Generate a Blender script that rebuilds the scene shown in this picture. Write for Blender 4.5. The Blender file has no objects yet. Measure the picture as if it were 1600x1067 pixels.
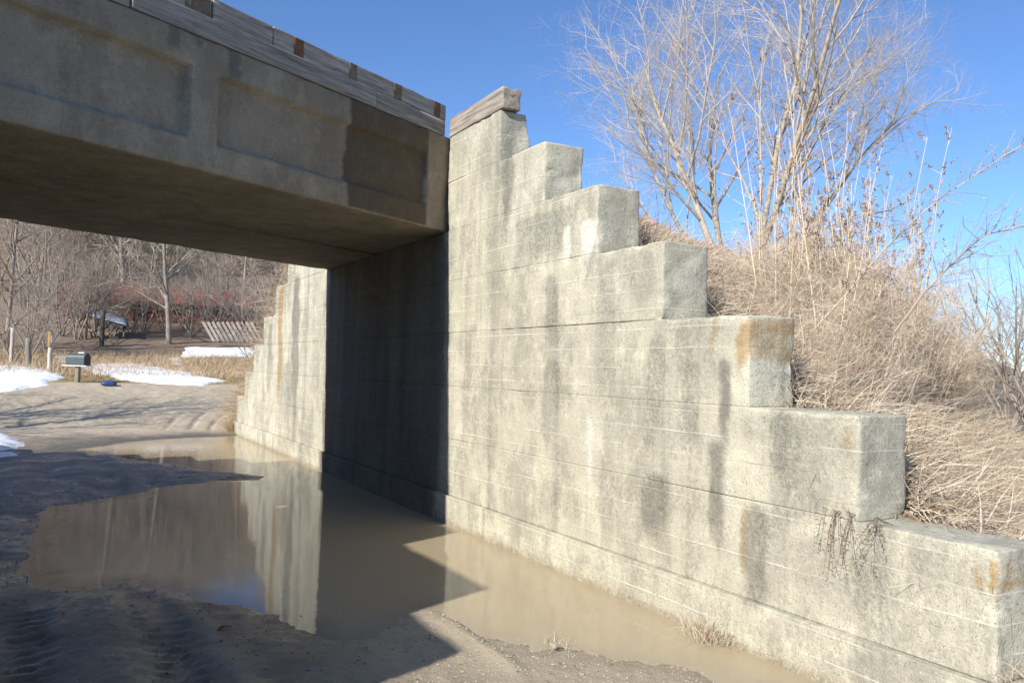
import bpy, math, random
import numpy as np
from mathutils import Matrix, Vector

rng = np.random.default_rng(7)
random.seed(7)
SC = bpy.context.scene
COL = SC.collection

# ------------------------------------------------------------------ camera
F_PX = 1280.0
YAW, PITCH, ROLL = 0.508676, 0.034373, 0.025911
CAM = np.array([-3.73217, -8.28176, 1.65])
FW = np.array([math.sin(YAW) * math.cos(PITCH), math.cos(YAW) * math.cos(PITCH), math.sin(PITCH)])
_rt = np.array([math.cos(YAW), -math.sin(YAW), 0.0]); _up = np.cross(_rt, FW)
RT = _rt * math.cos(ROLL) + _up * math.sin(ROLL)
UP = _up * math.cos(ROLL) - _rt * math.sin(ROLL)
cd = bpy.data.cameras.new('camera'); cam = bpy.data.objects.new('camera', cd); COL.objects.link(cam)
cd.sensor_width = 36.0; cd.lens = 36.0 * F_PX / 1600.0
cd.clip_start = 0.05; cd.clip_end = 3000
m = Matrix.Identity(4)
for i in range(3):
    m[i][0] = RT[i]; m[i][1] = UP[i]; m[i][2] = -FW[i]; m[i][3] = CAM[i]
cam.matrix_world = m
SC.camera = cam

# ------------------------------------------------------------------ world, sun, exposure
SUN_AZ, SUN_EL = math.radians(25.0), math.radians(33.0)     # direction the light travels (from +x towards +y)
w = bpy.data.worlds.new('World'); SC.world = w; w.use_nodes = True
wn = w.node_tree.nodes; wl = w.node_tree.links
bgn = wn['Background']
sky = wn.new('ShaderNodeTexSky'); sky.sky_type = 'NISHITA'; sky.sun_disc = False
sky.sun_elevation = SUN_EL
sky.sun_rotation = math.atan2(-math.cos(SUN_AZ), -math.sin(SUN_AZ))
sky.altitude = 500; sky.air_density = 0.78; sky.dust_density = 0.3; sky.ozone_density = 7.0
wl.new(sky.outputs['Color'], bgn.inputs['Color']); bgn.inputs['Strength'].default_value = 0.14
sd = bpy.data.lights.new('sun', 'SUN'); sun = bpy.data.objects.new('sun', sd); COL.objects.link(sun)
sd.energy = 5.0; sd.angle = math.radians(0.53); sd.color = (1.0, 0.95, 0.87)
ldir = Vector((math.cos(SUN_EL) * math.cos(SUN_AZ), math.cos(SUN_EL) * math.sin(SUN_AZ), -math.sin(SUN_EL)))
sun.rotation_euler = ldir.to_track_quat('-Z', 'Y').to_euler()
sun.location = (-20, -12, 20)
vs = SC.view_settings; vs.view_transform = 'Standard'; vs.look = 'None'; vs.exposure = 0.52; vs.gamma = 1.0
vs.use_curve_mapping = False

# ------------------------------------------------------------------ pixel helpers
def ray(px, py):
    return FW + RT * (px - 800) / F_PX - UP * (py - 533.5) / F_PX
def on_z(px, py, z=0.0):
    d = ray(px, py); return CAM + d * ((z - CAM[2]) / d[2])
def on_wall(px, py, x=0.0):
    d = ray(px, py); return CAM + d * ((x - CAM[0]) / d[0])
SK = 0.478583
U = np.array([math.cos(SK), math.sin(SK), 0.0])          # along the railway
N = np.array([math.sin(SK), -math.cos(SK), 0.0])         # towards the camera side
def at_depth(px, py, y):
    d = ray(px, py); return CAM + d * ((y - CAM[1]) / d[1])

# ------------------------------------------------------------------ noise
def _h(ix, iy, iz, s):
    h = (ix * 374761393 + iy * 668265263 + iz * 2147483647 + s * 974634777) & 0xFFFFFFFF
    h = ((h ^ (h >> 13)) * 1274126177) & 0xFFFFFFFF
    h = (h ^ (h >> 16)) & 0xFFFFFFFF
    return h.astype(np.float64) / 4294967295.0
def vnoise(x, y, z=0.0, s=0):
    x, y, z = np.broadcast_arrays(np.asarray(x, float), np.asarray(y, float), np.asarray(z, float))
    ix = np.floor(x).astype(np.int64); iy = np.floor(y).astype(np.int64); iz = np.floor(z).astype(np.int64)
    fx, fy, fz = x - ix, y - iy, z - iz
    fx = fx * fx * (3 - 2 * fx); fy = fy * fy * (3 - 2 * fy); fz = fz * fz * (3 - 2 * fz)
    def L(a, b, t): return a + (b - a) * t
    r = []
    for k in (0, 1):
        a = L(_h(ix, iy, iz + k, s), _h(ix + 1, iy, iz + k, s), fx)
        b = L(_h(ix, iy + 1, iz + k, s), _h(ix + 1, iy + 1, iz + k, s), fx)
        r.append(L(a, b, fy))
    return L(r[0], r[1], fz) * 2 - 1
def fbm(x, y, z=0.0, s=0, o=4):
    a, f, t = 1.0, 1.0, 0.0
    for k in range(o):
        t = t + a * vnoise(np.asarray(x) * f, np.asarray(y) * f, np.asarray(z) * f, s + k * 17); a *= 0.5; f *= 2.03
    return t / 1.9
def sstep(a, b, x):
    t = np.clip((np.asarray(x, float) - a) / (b - a), 0, 1); return t * t * (3 - 2 * t)

# ------------------------------------------------------------------ object helpers
def mesh_np(name, V, Q=None, T=None, smooth=True, attrs=None):
    """mesh from numpy vertices, quads and triangles"""
    V = np.asarray(V, np.float32); me = bpy.data.meshes.new(name)
    parts = []
    nq = 0 if Q is None else len(Q); nt = 0 if T is None else len(T)
    loops = np.concatenate([np.asarray(a, np.int32).ravel() for a in (Q, T) if a is not None and len(a)])
    me.vertices.add(len(V)); me.vertices.foreach_set('co', V.ravel())
    me.loops.add(len(loops)); me.loops.foreach_set('vertex_index', loops)
    me.polygons.add(nq + nt)
    st = np.concatenate([np.arange(nq) * 4, nq * 4 + np.arange(nt) * 3]).astype(np.int32)
    me.polygons.foreach_set('loop_start', st)
    me.polygons.foreach_set('use_smooth', np.full(nq + nt, smooth))
    me.update(calc_edges=True); me.validate()
    if attrs:
        for k, a in attrs.items():
            at = me.color_attributes.new(k, 'FLOAT_COLOR', 'POINT')
            at.data.foreach_set('color', np.asarray(a, np.float32).ravel())
    return me
def put(name, me, mat, parent=None):
    o = bpy.data.objects.new(name, me); COL.objects.link(o)
    if mat is not None and not me.materials: me.materials.append(mat)
    if parent is not None: o.parent = parent
    return o
def thing(name, loc, label, cat, group=None, rz=0.0):
    o = bpy.data.objects.new(name, None); COL.objects.link(o)
    o.empty_display_size = 0.2
    o.location = [float(v) for v in loc]; o.rotation_euler = (0, 0, rz)
    return tag(o, label, cat, group)
def tag(o, label, cat, group=None):
    o['label'] = label; o['category'] = cat
    if group: o['group'] = group
    return o
def kind(o, k):
    o['kind'] = k; return o
def copy_tree(o, loc, rz, sc, label=None):
    c = o.copy(); COL.objects.link(c)
    c.location = [float(v) for v in loc]; c.rotation_euler = (0, 0, rz); c.scale = sc if hasattr(sc, '__len__') else (sc, sc, sc)
    if label: c['label'] = label
    for ch in o.children:
        d = ch.copy(); COL.objects.link(d); d.parent = c
        for g in ch.children:
            e = g.copy(); COL.objects.link(e); e.parent = d
    return c

class Tubes:
    def __init__(s): s.V = []; s.Q = []; s.n = 0
    def add(s, P, R, k=5):
        P = np.asarray(P, float); R = np.asarray(R, float); n = len(P)
        t = np.gradient(P, axis=0); t /= np.linalg.norm(t, axis=1)[:, None] + 1e-12
        ref = np.array([0, 0, 1.0]) if abs(t[0][2]) < 0.9 else np.array([1.0, 0, 0])
        a = np.cross(t, ref); a /= np.linalg.norm(a, axis=1)[:, None] + 1e-12
        b = np.cross(t, a)
        th = np.arange(k) * 2 * math.pi / k
        V = P[:, None] + R[:, None, None] * (a[:, None] * np.cos(th)[None, :, None] + b[:, None] * np.sin(th)[None, :, None])
        i = np.arange(n - 1)[:, None] * k; j = np.arange(k)[None]; j2 = (j + 1) % k
        Q = np.stack([i + j, i + j2, i + k + j2, i + k + j], -1).reshape(-1, 4) + s.n
        s.V.append(V.reshape(-1, 3)); s.Q.append(Q); s.n += n * k
    def mesh(s, name): return mesh_np(name, np.concatenate(s.V), np.concatenate(s.Q))

def grid_box(x, y, z):
    """surface lattice of a box from three coordinate arrays: vertices, lattice index, quads (facing outward)"""
    nx, ny, nz = len(x), len(y), len(z)
    idx = -np.ones((nx, ny, nz), np.int64)
    I, J, K = np.meshgrid(np.arange(nx), np.arange(ny), np.arange(nz), indexing='ij')
    s = (I == 0) | (I == nx - 1) | (J == 0) | (J == ny - 1) | (K == 0) | (K == nz - 1)
    idx[s] = np.arange(s.sum())
    V = np.stack([np.asarray(x)[I[s]], np.asarray(y)[J[s]], np.asarray(z)[K[s]]], 1)
    Q = []
    def patch(A, flip):
        a, b, c, d = A[:-1, :-1], A[1:, :-1], A[1:, 1:], A[:-1, 1:]
        q = np.stack([a, b, c, d] if not flip else [a, d, c, b], -1).reshape(-1, 4); Q.append(q)
    patch(idx[0], True); patch(idx[-1], False)
    patch(idx[:, 0], False); patch(idx[:, -1], True)
    patch(idx[:, :, 0], True); patch(idx[:, :, -1], False)
    return V, np.concatenate(Q)
def axis(a, b, res, r):
    """coordinates from a to b, dense near both ends"""
    n = max(2, int(round((b - a - 2 * r) / res)) + 1)
    return np.concatenate([[a, a + r * 0.35], np.linspace(a + r, b - r, n), [b - r * 0.35, b]])
def round_box(V, lo, hi, r):
    inner = np.clip(V, lo + r, hi - r); d = V - inner
    L = np.linalg.norm(d, axis=1)[:, None]
    n = d / np.maximum(L, 1e-9)
    return np.where(L > 1e-9, inner + n * r, V), n
def simple_box(name, lo, hi, mat, parent=None, r=0.01, res=0.1, rough=0.0, seed=0, off=(0, 0, 0), xf=None):
    lo = np.array(lo, float); hi = np.array(hi, float)
    r = min(r, (hi - lo).min() * 0.45)
    V, Q = grid_box(*(axis(lo[i], hi[i], res, r) for i in range(3)))
    V, n = round_box(V, lo, hi, r)
    if rough: V = V + n * (rough * fbm(V[:, 0] * 6, V[:, 1] * 6, V[:, 2] * 6, seed))[:, None]
    if xf is not None: V = xf(V)
    return put(name, mesh_np(name, V - np.array(off), Q), mat, parent)

# ------------------------------------------------------------------ materials
def mat_new(name):
    m = bpy.data.materials.new(name); m.use_nodes = True
    nt = m.node_tree; b = nt.nodes['Principled BSDF']
    return m, nt, b
class NT:
    def __init__(s, nt): s.nt = nt; s.n = nt.nodes; s.l = nt.links
    def pos(s, scale=(1, 1, 1)):
        g = s.n.new('ShaderNodeNewGeometry'); mp = s.n.new('ShaderNodeMapping'); mp.inputs['Scale'].default_value = scale
        s.l.new(g.outputs['Position'], mp.inputs['Vector']); return mp.outputs['Vector']
    def objpos(s, scale=(1, 1, 1)):
        g = s.n.new('ShaderNodeTexCoord'); mp = s.n.new('ShaderNodeMapping'); mp.inputs['Scale'].default_value = scale
        s.l.new(g.outputs['Object'], mp.inputs['Vector']); return mp.outputs['Vector']
    def noise(s, v, scale, detail=6, rough=0.6, dist=0.0):
        t = s.n.new('ShaderNodeTexNoise'); t.inputs['Scale'].default_value = scale; t.inputs['Detail'].default_value = detail
        t.inputs['Roughness'].default_value = rough; t.inputs['Distortion'].default_value = dist
        s.l.new(v, t.inputs['Vector']); return t.outputs['Fac']
    def vor(s, v, scale, feature='F1'):
        t = s.n.new('ShaderNodeTexVoronoi'); t.feature = feature; t.inputs['Scale'].default_value = scale
        s.l.new(v, t.inputs['Vector']); return t
    def ramp(s, f, stops):
        r = s.n.new('ShaderNodeValToRGB'); e = r.color_ramp.elements
        while len(e) < len(stops): e.new(0.5)
        for q, (p, c) in zip(e, stops):
            q.position = p; q.color = (c, c, c, 1) if not hasattr(c, '__len__') else (*c, 1)
        s.l.new(f, r.inputs['Fac']); return r.outputs['Color']
    def mix(s, f, a, b, mode='MIX'):
        x = s.n.new('ShaderNodeMix'); x.data_type = 'RGBA'; x.blend_type = mode
        for v, i in ((f, 0), (a, 6), (b, 7)):
            if hasattr(v, 'is_linked'): s.l.new(v, x.inputs[i])
            elif i == 0: x.inputs[0].default_value = v
            else: x.inputs[i].default_value = (*v, 1)
        return x.outputs[2]
    def math(s, op, a, b=None, clamp=False):
        x = s.n.new('ShaderNodeMath'); x.operation = op; x.use_clamp = clamp
        for i, v in enumerate((a, b)):
            if v is None: continue
            if hasattr(v, 'is_linked'): s.l.new(v, x.inputs[i])
            else: x.inputs[i].default_value = v
        return x.outputs[0]
    def attr(s, name):
        a = s.n.new('ShaderNodeAttribute'); a.attribute_name = name
        sp = s.n.new('ShaderNodeSeparateColor'); s.l.new(a.outputs['Color'], sp.inputs[0]); return sp.outputs
    def bump(s, h, strength, dist, b, prev=None):
        x = s.n.new('ShaderNodeBump'); x.inputs['Strength'].default_value = strength; x.inputs['Distance'].default_value = dist
        s.l.new(h, x.inputs['Height'])
        if prev is not None: s.l.new(prev, x.inputs['Normal'])
        if b is not None: s.l.new(x.outputs['Normal'], b.inputs['Normal'])
        return x.outputs['Normal']

def concrete_mat(name, light, mid, dark, streak=0.5, boards=True, grain=1.0):
    m, nt, b = mat_new(name); g = NT(nt); P = g.pos()
    big = g.noise(P, 0.9, 5); med = g.noise(P, 5.0, 7, 0.7); fine = g.noise(P, 30, 6, 0.75); grit = g.noise(P, 75, 4, 0.7)
    pale = tuple(min(0.75, v * 1.16) for v in light)
    col = g.mix(g.ramp(big, [(0.38, 0.0), (0.64, 1.0)]), light, mid)
    col = g.mix(g.math('MULTIPLY', g.ramp(med, [(0.45, 0.0), (0.62, 1.0)]), 0.5), col, mid)
    col = g.mix(g.math('MULTIPLY', g.ramp(med, [(0.36, 1.0), (0.48, 0.0)]), 0.55), col, pale)
    sep = g.n.new('ShaderNodeSeparateXYZ'); g.l.new(P, sep.inputs[0])
    if boards:      # each form board left its own tone, with laitance along the seams
        zz = g.math('DIVIDE', g.math('ADD', sep.outputs[2], g.math('MULTIPLY', g.noise(P, 1.6, 7, 0.7), 0.035)), 0.142)
        cell = g.n.new('ShaderNodeTexWhiteNoise'); cell.noise_dimensions = '1D'; g.l.new(g.math('FLOOR', zz), cell.inputs['W'])
        col = g.mix(g.math('MULTIPLY', cell.outputs['Value'], 0.30), col, mid)
        fr_ = g.math('ABSOLUTE', g.math('SUBTRACT', g.math('FRACT', zz), 0.5))
        seam = g.ramp(fr_, [(0.452, 0.0), (0.492, 1.0)])
        long_ = g.noise(g.pos((0.9, 0.9, 6.5)), 1.0, 5, 0.65)
    gg = g.math('ADD', g.math('MULTIPLY', g.math('SUBTRACT', fine, 0.5), 3.0), g.math('MULTIPLY', g.math('SUBTRACT', grit, 0.5), 2.8))      # crisp break-up
    def grainy(f, lo=0.30, hi=0.75):
        return g.ramp(g.math('ADD', f, g.math('MULTIPLY', gg, g.math('MINIMUM', f, 0.5))), [(lo, 0.0), (hi, 1.0)])
    mot = g.ramp(g.noise(g.pos((1.0, 1.0, 0.6)), 1.9, 10, 0.78), [(0.42, 0.0), (0.62, 0.95)])
    col = g.mix(g.math('MULTIPLY', grainy(mot), 0.54 * grain), col, tuple(v * 1.3 for v in dark))
    st = g.ramp(g.noise(g.pos((2.8, 2.8, 0.15)), 1.0, 6, 0.65), [(0.47, 0.0), (0.68, 0.9)])
    col = g.mix(g.math('MULTIPLY', grainy(st, 0.2, 0.85), streak), col, tuple(v * 1.15 for v in dark))
    a = g.attr('stain_shade'); at = [n_ for n_ in g.n if n_.type == 'ATTRIBUTE'][0]
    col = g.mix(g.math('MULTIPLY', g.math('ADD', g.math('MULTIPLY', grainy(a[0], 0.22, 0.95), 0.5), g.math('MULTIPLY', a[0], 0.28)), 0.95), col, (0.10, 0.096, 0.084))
    col = g.mix(g.math('MULTIPLY', grainy(a[1], 0.25, 0.9), 0.8), col, (0.33, 0.205, 0.075))
    col = g.mix(g.math('MULTIPLY', grainy(a[2], 0.25, 0.85), 0.85), col, (0.68, 0.66, 0.58))
    col = g.mix(g.math('MULTIPLY', at.outputs['Alpha'], g.ramp(med, [(0.3, 0.80), (0.6, 0.97)])), col, (0.085, 0.066, 0.043))  # alpha: damp patch on the girder, painted bridge shade on the wall
    if boards:
        ln = g.math('MULTIPLY', g.math('MULTIPLY', seam, g.ramp(long_, [(0.46, 0.0), (0.58, 0.85)])), g.math('SUBTRACT', 1.0, g.math('MULTIPLY', a[0], 0.9), True))
        col = g.mix(g.math('MULTIPLY', ln, g.ramp(fine, [(0.36, 0.25), (0.55, 0.9)])), col, (0.70, 0.675, 0.56))
        lk = g.math('MULTIPLY', seam, g.ramp(long_, [(0.34, 1.0), (0.41, 0.0)]))
        col = g.mix(g.math('MULTIPLY', lk, 0.4), col, dark)
    # exposed stones and pits
    vr = g.vor(P, 46); spk = vr.outputs['Distance']
    col = g.mix(g.math('MULTIPLY', g.ramp(spk, [(0.10, 1.0), (0.26, 0.0)]), g.ramp(med, [(0.50, 0.0), (0.64, 0.6)])), col, tuple(min(0.66, v * 1.35) for v in light))
    pit = g.math('MULTIPLY', g.ramp(grit, [(0.35, 1.0), (0.43, 0.0)]), 0.8 * grain)
    col = g.mix(pit, col, tuple(v * 0.8 for v in dark))
    nt.links.new(col, b.inputs['Base Color'])
    b.inputs['Roughness'].default_value = 0.93; b.inputs['Specular IOR Level'].default_value = 0.2
    n1 = g.bump(fine, 0.7, 0.012, None)
    n2 = g.bump(grit, 0.7, 0.006, None, n1)
    if boards: n2 = g.bump(g.math('ADD', g.math('MULTIPLY', cell.outputs['Value'], 0.6), g.math('MULTIPLY', seam, g.ramp(long_, [(0.50, 0.0), (0.66, 1.0)]))), 0.4, 0.010, None, n2)
    g.bump(med, 0.35, 0.03, b, n2)
    return m
M = {}
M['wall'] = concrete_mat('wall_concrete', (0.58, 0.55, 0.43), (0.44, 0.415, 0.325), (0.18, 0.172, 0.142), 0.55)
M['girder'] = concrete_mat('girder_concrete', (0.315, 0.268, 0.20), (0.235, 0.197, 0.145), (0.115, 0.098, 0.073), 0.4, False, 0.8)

def wood_mat(name, a, c, d, ax=1, rot=0.0):
    m, nt, b = mat_new(name); g = NT(nt)
    sc = [14, 14, 14]; sc[ax] = 0.8
    m0 = g.n.new('ShaderNodeMapping'); m0.inputs['Rotation'].default_value = (0, 0, rot); g.l.new(g.pos(), m0.inputs['Vector'])
    m1 = g.n.new('ShaderNodeMapping'); m1.inputs['Scale'].default_value = tuple(sc); g.l.new(m0.outputs['Vector'], m1.inputs['Vector'])
    P = m1.outputs['Vector']; gr = g.noise(P, 2.0, 7, 0.65, 0.6); big = g.noise(g.pos(), 2.2, 5)
    col = g.mix(g.ramp(gr, [(0.35, 0.0), (0.62, 1.0)]), d, a)
    col = g.mix(g.math('MULTIPLY', g.ramp(big, [(0.45, 0.0), (0.65, 1.0)]), 0.7), col, c)
    nt.links.new(col, b.inputs['Base Color']); b.inputs['Roughness'].default_value = 0.85
    g.bump(gr, 0.7, 0.012, b)
    return m
SK_ = SK
M['timber'] = wood_mat('weathered_timber', (0.33, 0.30, 0.265), (0.23, 0.20, 0.17), (0.10, 0.09, 0.08), 0, -SK_)
M['timber_pale'] = wood_mat('weathered_timber_pale', (0.40, 0.36, 0.315), (0.28, 0.24, 0.20), (0.12, 0.105, 0.09), 0, -SK_)
M['beam'] = wood_mat('weathered_beam', (0.42, 0.37, 0.31), (0.26, 0.21, 0.17), (0.12, 0.10, 0.085), 1)
M['post'] = wood_mat('post_wood', (0.30, 0.27, 0.21), (0.20, 0.17, 0.12), (0.09, 0.08, 0.06), 2)
M['slat'] = wood_mat('pale_board', (0.62, 0.55, 0.46), (0.50, 0.42, 0.34), (0.30, 0.25, 0.2), 2)

def simple_mat(name, c1, c2, scale=6, rough=0.8, bump=0.3, bd=0.01, metal=0.0, obj=False):
    m, nt, b = mat_new(name); g = NT(nt); P = g.objpos() if obj else g.pos()
    n = g.noise(P, scale, 7, 0.65)
    nt.links.new(g.mix(g.ramp(n, [(0.35, 0.0), (0.65, 1.0)]), c1, c2), b.inputs['Base Color'])
    b.inputs['Roughness'].default_value = rough; b.inputs['Metallic'].default_value = metal
    if bump: g.bump(n, bump, bd, b)
    return m
M['rust'] = simple_mat('rust', (0.20, 0.085, 0.032), (0.09, 0.05, 0.03), 18, 0.85)
M['rot'] = simple_mat('dark_rot', (0.10, 0.075, 0.05), (0.20, 0.15, 0.10), 22, 0.9)
M['bark'] = simple_mat('bark', (0.46, 0.395, 0.31), (0.28, 0.235, 0.18), 9, 0.9, 0.6, 0.02)
M['twig'] = simple_mat('twig_bark', (0.52, 0.44, 0.36), (0.38, 0.31, 0.25), 4, 0.85, 0)
M['wood_far'] = simple_mat('far_twigs', (0.43, 0.36, 0.29), (0.29, 0.24, 0.195), 0.35, 0.9, 0)
M['bark_far'] = simple_mat('far_bark', (0.33, 0.285, 0.23), (0.19, 0.16, 0.125), 3, 0.9, 0)
M['brush'] = simple_mat('brush_twigs', (0.72, 0.60, 0.46), (0.52, 0.42, 0.315), 3, 0.85, 0)
M['treetwig'] = simple_mat('tree_twigs', (0.60, 0.52, 0.43), (0.44, 0.375, 0.31), 4, 0.85, 0)
M['straw'] = simple_mat('dry_stalk', (0.74, 0.60, 0.42), (0.58, 0.45, 0.31), 3, 0.8, 0)
M['seed'] = simple_mat('seed_head', (0.36, 0.25, 0.16), (0.24, 0.16, 0.10), 9, 0.9, 0)
M['deadweed'] = simple_mat('dead_weed', (0.24, 0.18, 0.125), (0.13, 0.095, 0.07), 9, 0.9, 0)
M['red'] = simple_mat('red_barn_paint', (0.24, 0.06, 0.045), (0.14, 0.045, 0.036), 1.4, 0.85, 0.2, 0.02)
M['darkwood'] = simple_mat('old_barn_wood', (0.10, 0.085, 0.07), (0.055, 0.045, 0.04), 4, 0.9)
M['stone'] = simple_mat('stone', (0.44, 0.385, 0.30), (0.29, 0.25, 0.19), 14, 0.85, 0.4, 0.01)
M['pinkstone'] = simple_mat('pink_stone', (0.48, 0.31, 0.25), (0.36, 0.24, 0.20), 14, 0.85, 0.4, 0.01)
M['mailbox'] = simple_mat('mailbox_paint', (0.065, 0.085, 0.088), (0.05, 0.066, 0.07), 8, 0.45, 0.05)
M['whitepaint'] = simple_mat('white_paint', (0.75, 0.73, 0.68), (0.62, 0.60, 0.55), 10, 0.7, 0.1)
M['blue'] = simple_mat('blue_plastic', (0.045, 0.075, 0.22), (0.03, 0.05, 0.16), 10, 0.5, 0.4, 0.03)
M['steel'] = simple_mat('dull_steel', (0.12, 0.12, 0.12), (0.08, 0.075, 0.07), 10, 0.6, 0)

# snow
m, nt, b = mat_new('snow'); g = NT(nt); n = g.noise(g.pos(), 3.0, 8, 0.7)
nt.links.new(g.mix(g.ramp(n, [(0.35, 0.0), (0.7, 1.0)]), (0.80, 0.82, 0.86), (0.88, 0.89, 0.91)), b.inputs['Base Color'])
b.inputs['Roughness'].default_value = 0.65; g.bump(n, 0.6, 0.08, b); M['snow'] = m

# muddy water
m, nt, b = mat_new('muddy_water'); g = NT(nt)
n = g.noise(g.pos(), 0.8, 4)
a = g.attr('silt')
bed = g.mix(a[1], (0.33, 0.275, 0.195), (0.105, 0.087, 0.062))
nt.links.new(g.mix(a[0], bed, g.mix(n, (0.34, 0.28, 0.18), (0.41, 0.335, 0.225))), b.inputs['Base Color'])
b.inputs['Roughness'].default_value = 0.02; b.inputs['IOR'].default_value = 1.33
rp = g.noise(g.pos((1.0, 2.2, 1.0)), 7.0, 3, 0.5, 0.4)
g.bump(rp, 0.035, 0.02, b); M['water'] = m

# ground: damp, dry, grassy and leaf-littered soil. attribute 'soil': R wetness with painted shade at the left, G grass, B leaf litter
m, nt, b = mat_new('soil'); g = NT(nt); P = g.pos()
n1 = g.noise(P, 1.2, 6); n2 = g.noise(P, 14, 7, 0.7); n3 = g.noise(P, 70, 4, 0.65)
dry = g.mix(g.ramp(n1, [(0.35, 0.0), (0.65, 1.0)]), (0.46, 0.385, 0.28), (0.37, 0.31, 0.22))
dry = g.mix(g.math('MULTIPLY', g.ramp(n3, [(0.5, 0.0), (0.68, 1.0)]), 0.45), dry, (0.46, 0.41, 0.33))
dry = g.mix(g.math('MULTIPLY', g.ramp(n2, [(0.3, 1.0), (0.48, 0.0)]), 0.6), dry, (0.22, 0.18, 0.125))
wet = g.mix(g.ramp(n2, [(0.35, 0.0), (0.65, 1.0)]), (0.075, 0.062, 0.045), (0.14, 0.115, 0.081))
a = g.attr('soil')
wf = g.math('MULTIPLY', a[0], g.ramp(n2, [(0.25, 0.7), (0.6, 1.0)]), True)
col = g.mix(wf, dry, wet)
grass = g.mix(g.ramp(n2, [(0.35, 0.0), (0.65, 1.0)]), (0.21, 0.165, 0.07), (0.33, 0.25, 0.13))
col = g.mix(g.math('MULTIPLY', a[1], g.ramp(n2, [(0.25, 0.6), (0.5, 1.0)]), True), col, grass)
leaf = g.mix(g.ramp(n2, [(0.35, 0.0), (0.65, 1.0)]), (0.15, 0.105, 0.07), (0.27, 0.20, 0.14))
col = g.mix(a[2], col, leaf)
nt.links.new(col, b.inputs['Base Color'])
ro = g.math('SUBTRACT', 0.95, g.math('MULTIPLY', wf, g.ramp(n1, [(0.40, 0.50), (0.58, 0.88)])))
nt.links.new(ro, b.inputs['Roughness'])
nn = g.bump(n2, 0.6, 0.03, None); g.bump(n3, 0.55, 0.012, b, nn); M['soil'] = m

# dead grass, colour per blade from attribute 'tone'
def blade_mat(name, c1, c2, c3):
    m, nt, b = mat_new(name); g = NT(nt); a = g.attr('tone')
    col = g.mix(a[0], c1, c2); col = g.mix(g.ramp(a[1], [(0.90, 0.0), (0.95, 1.0)]), col, c3)
    nt.links.new(col, b.inputs['Base Color']); b.inputs['Roughness'].default_value = 0.75
    return m
M['grass'] = blade_mat('dead_grass', (0.30, 0.235, 0.165), (0.64, 0.55, 0.415), (0.32, 0.19, 0.105))
M['field'] = blade_mat('field_grass', (0.33, 0.24, 0.14), (0.52, 0.40, 0.26), (0.28, 0.19, 0.10))
M['lawn'] = blade_mat('verge_grass', (0.22, 0.175, 0.065), (0.36, 0.28, 0.13), (0.19, 0.17, 0.05))

# ================================================================== SETTING
# ------------------------------------------------------------------ ground
W_IN = 5.96                                   # clear width between the two abutments
water_px = [(1300, 1090), (1130, 1072), (1095, 1050), (1040, 1034), (930, 1020), (830, 1006), (745, 990), (672, 951), (640, 958),
            (600, 988), (520, 1003), (490, 990), (430, 966), (385, 947), (290, 926), (200, 907), (130, 921), (60, 918), (42, 860),
            (70, 792), (190, 776), (250, 761), (330, 752), (412, 750), (404, 744), (330, 735), (200, 716), (120, 702), (200, 690), (300, 683), (369, 680)]
WP = np.array([on_z(*q)[:2] for q in water_px])
WP = np.vstack([WP, [[0.6, 11.3], [0.6, -5.2]]])
def poly_sd(X, Y, P):
    """signed distance to polygon, negative inside"""
    d2 = np.full(X.shape, 1e9); ins = np.zeros(X.shape, bool); n = len(P)
    for i in range(n):
        a = P[i]; c = P[(i + 1) % n]; e = c - a
        t = np.clip(((X - a[0]) * e[0] + (Y - a[1]) * e[1]) / (e @ e), 0, 1)
        d2 = np.minimum(d2, (X - a[0] - t * e[0]) ** 2 + (Y - a[1] - t * e[1]) ** 2)
        if abs(e[1]) > 1e-12:
            cr = ((a[1] > Y) != (c[1] > Y)) & (X < e[0] * (Y - a[1]) / e[1] + a[0]); ins ^= cr
    return np.where(ins, -1, 1) * np.sqrt(d2)
GY = [-400, -60, -20, 10.5, 12.5, 18, 24, 32, 40, 60, 100, 160, 420]
GZ = [2, 0.6, 0.0, 0.0, 0.06, 0.95, 1.15, 1.40, 1.75, 5.5, 19.0, 40.0, 60.0]
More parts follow.
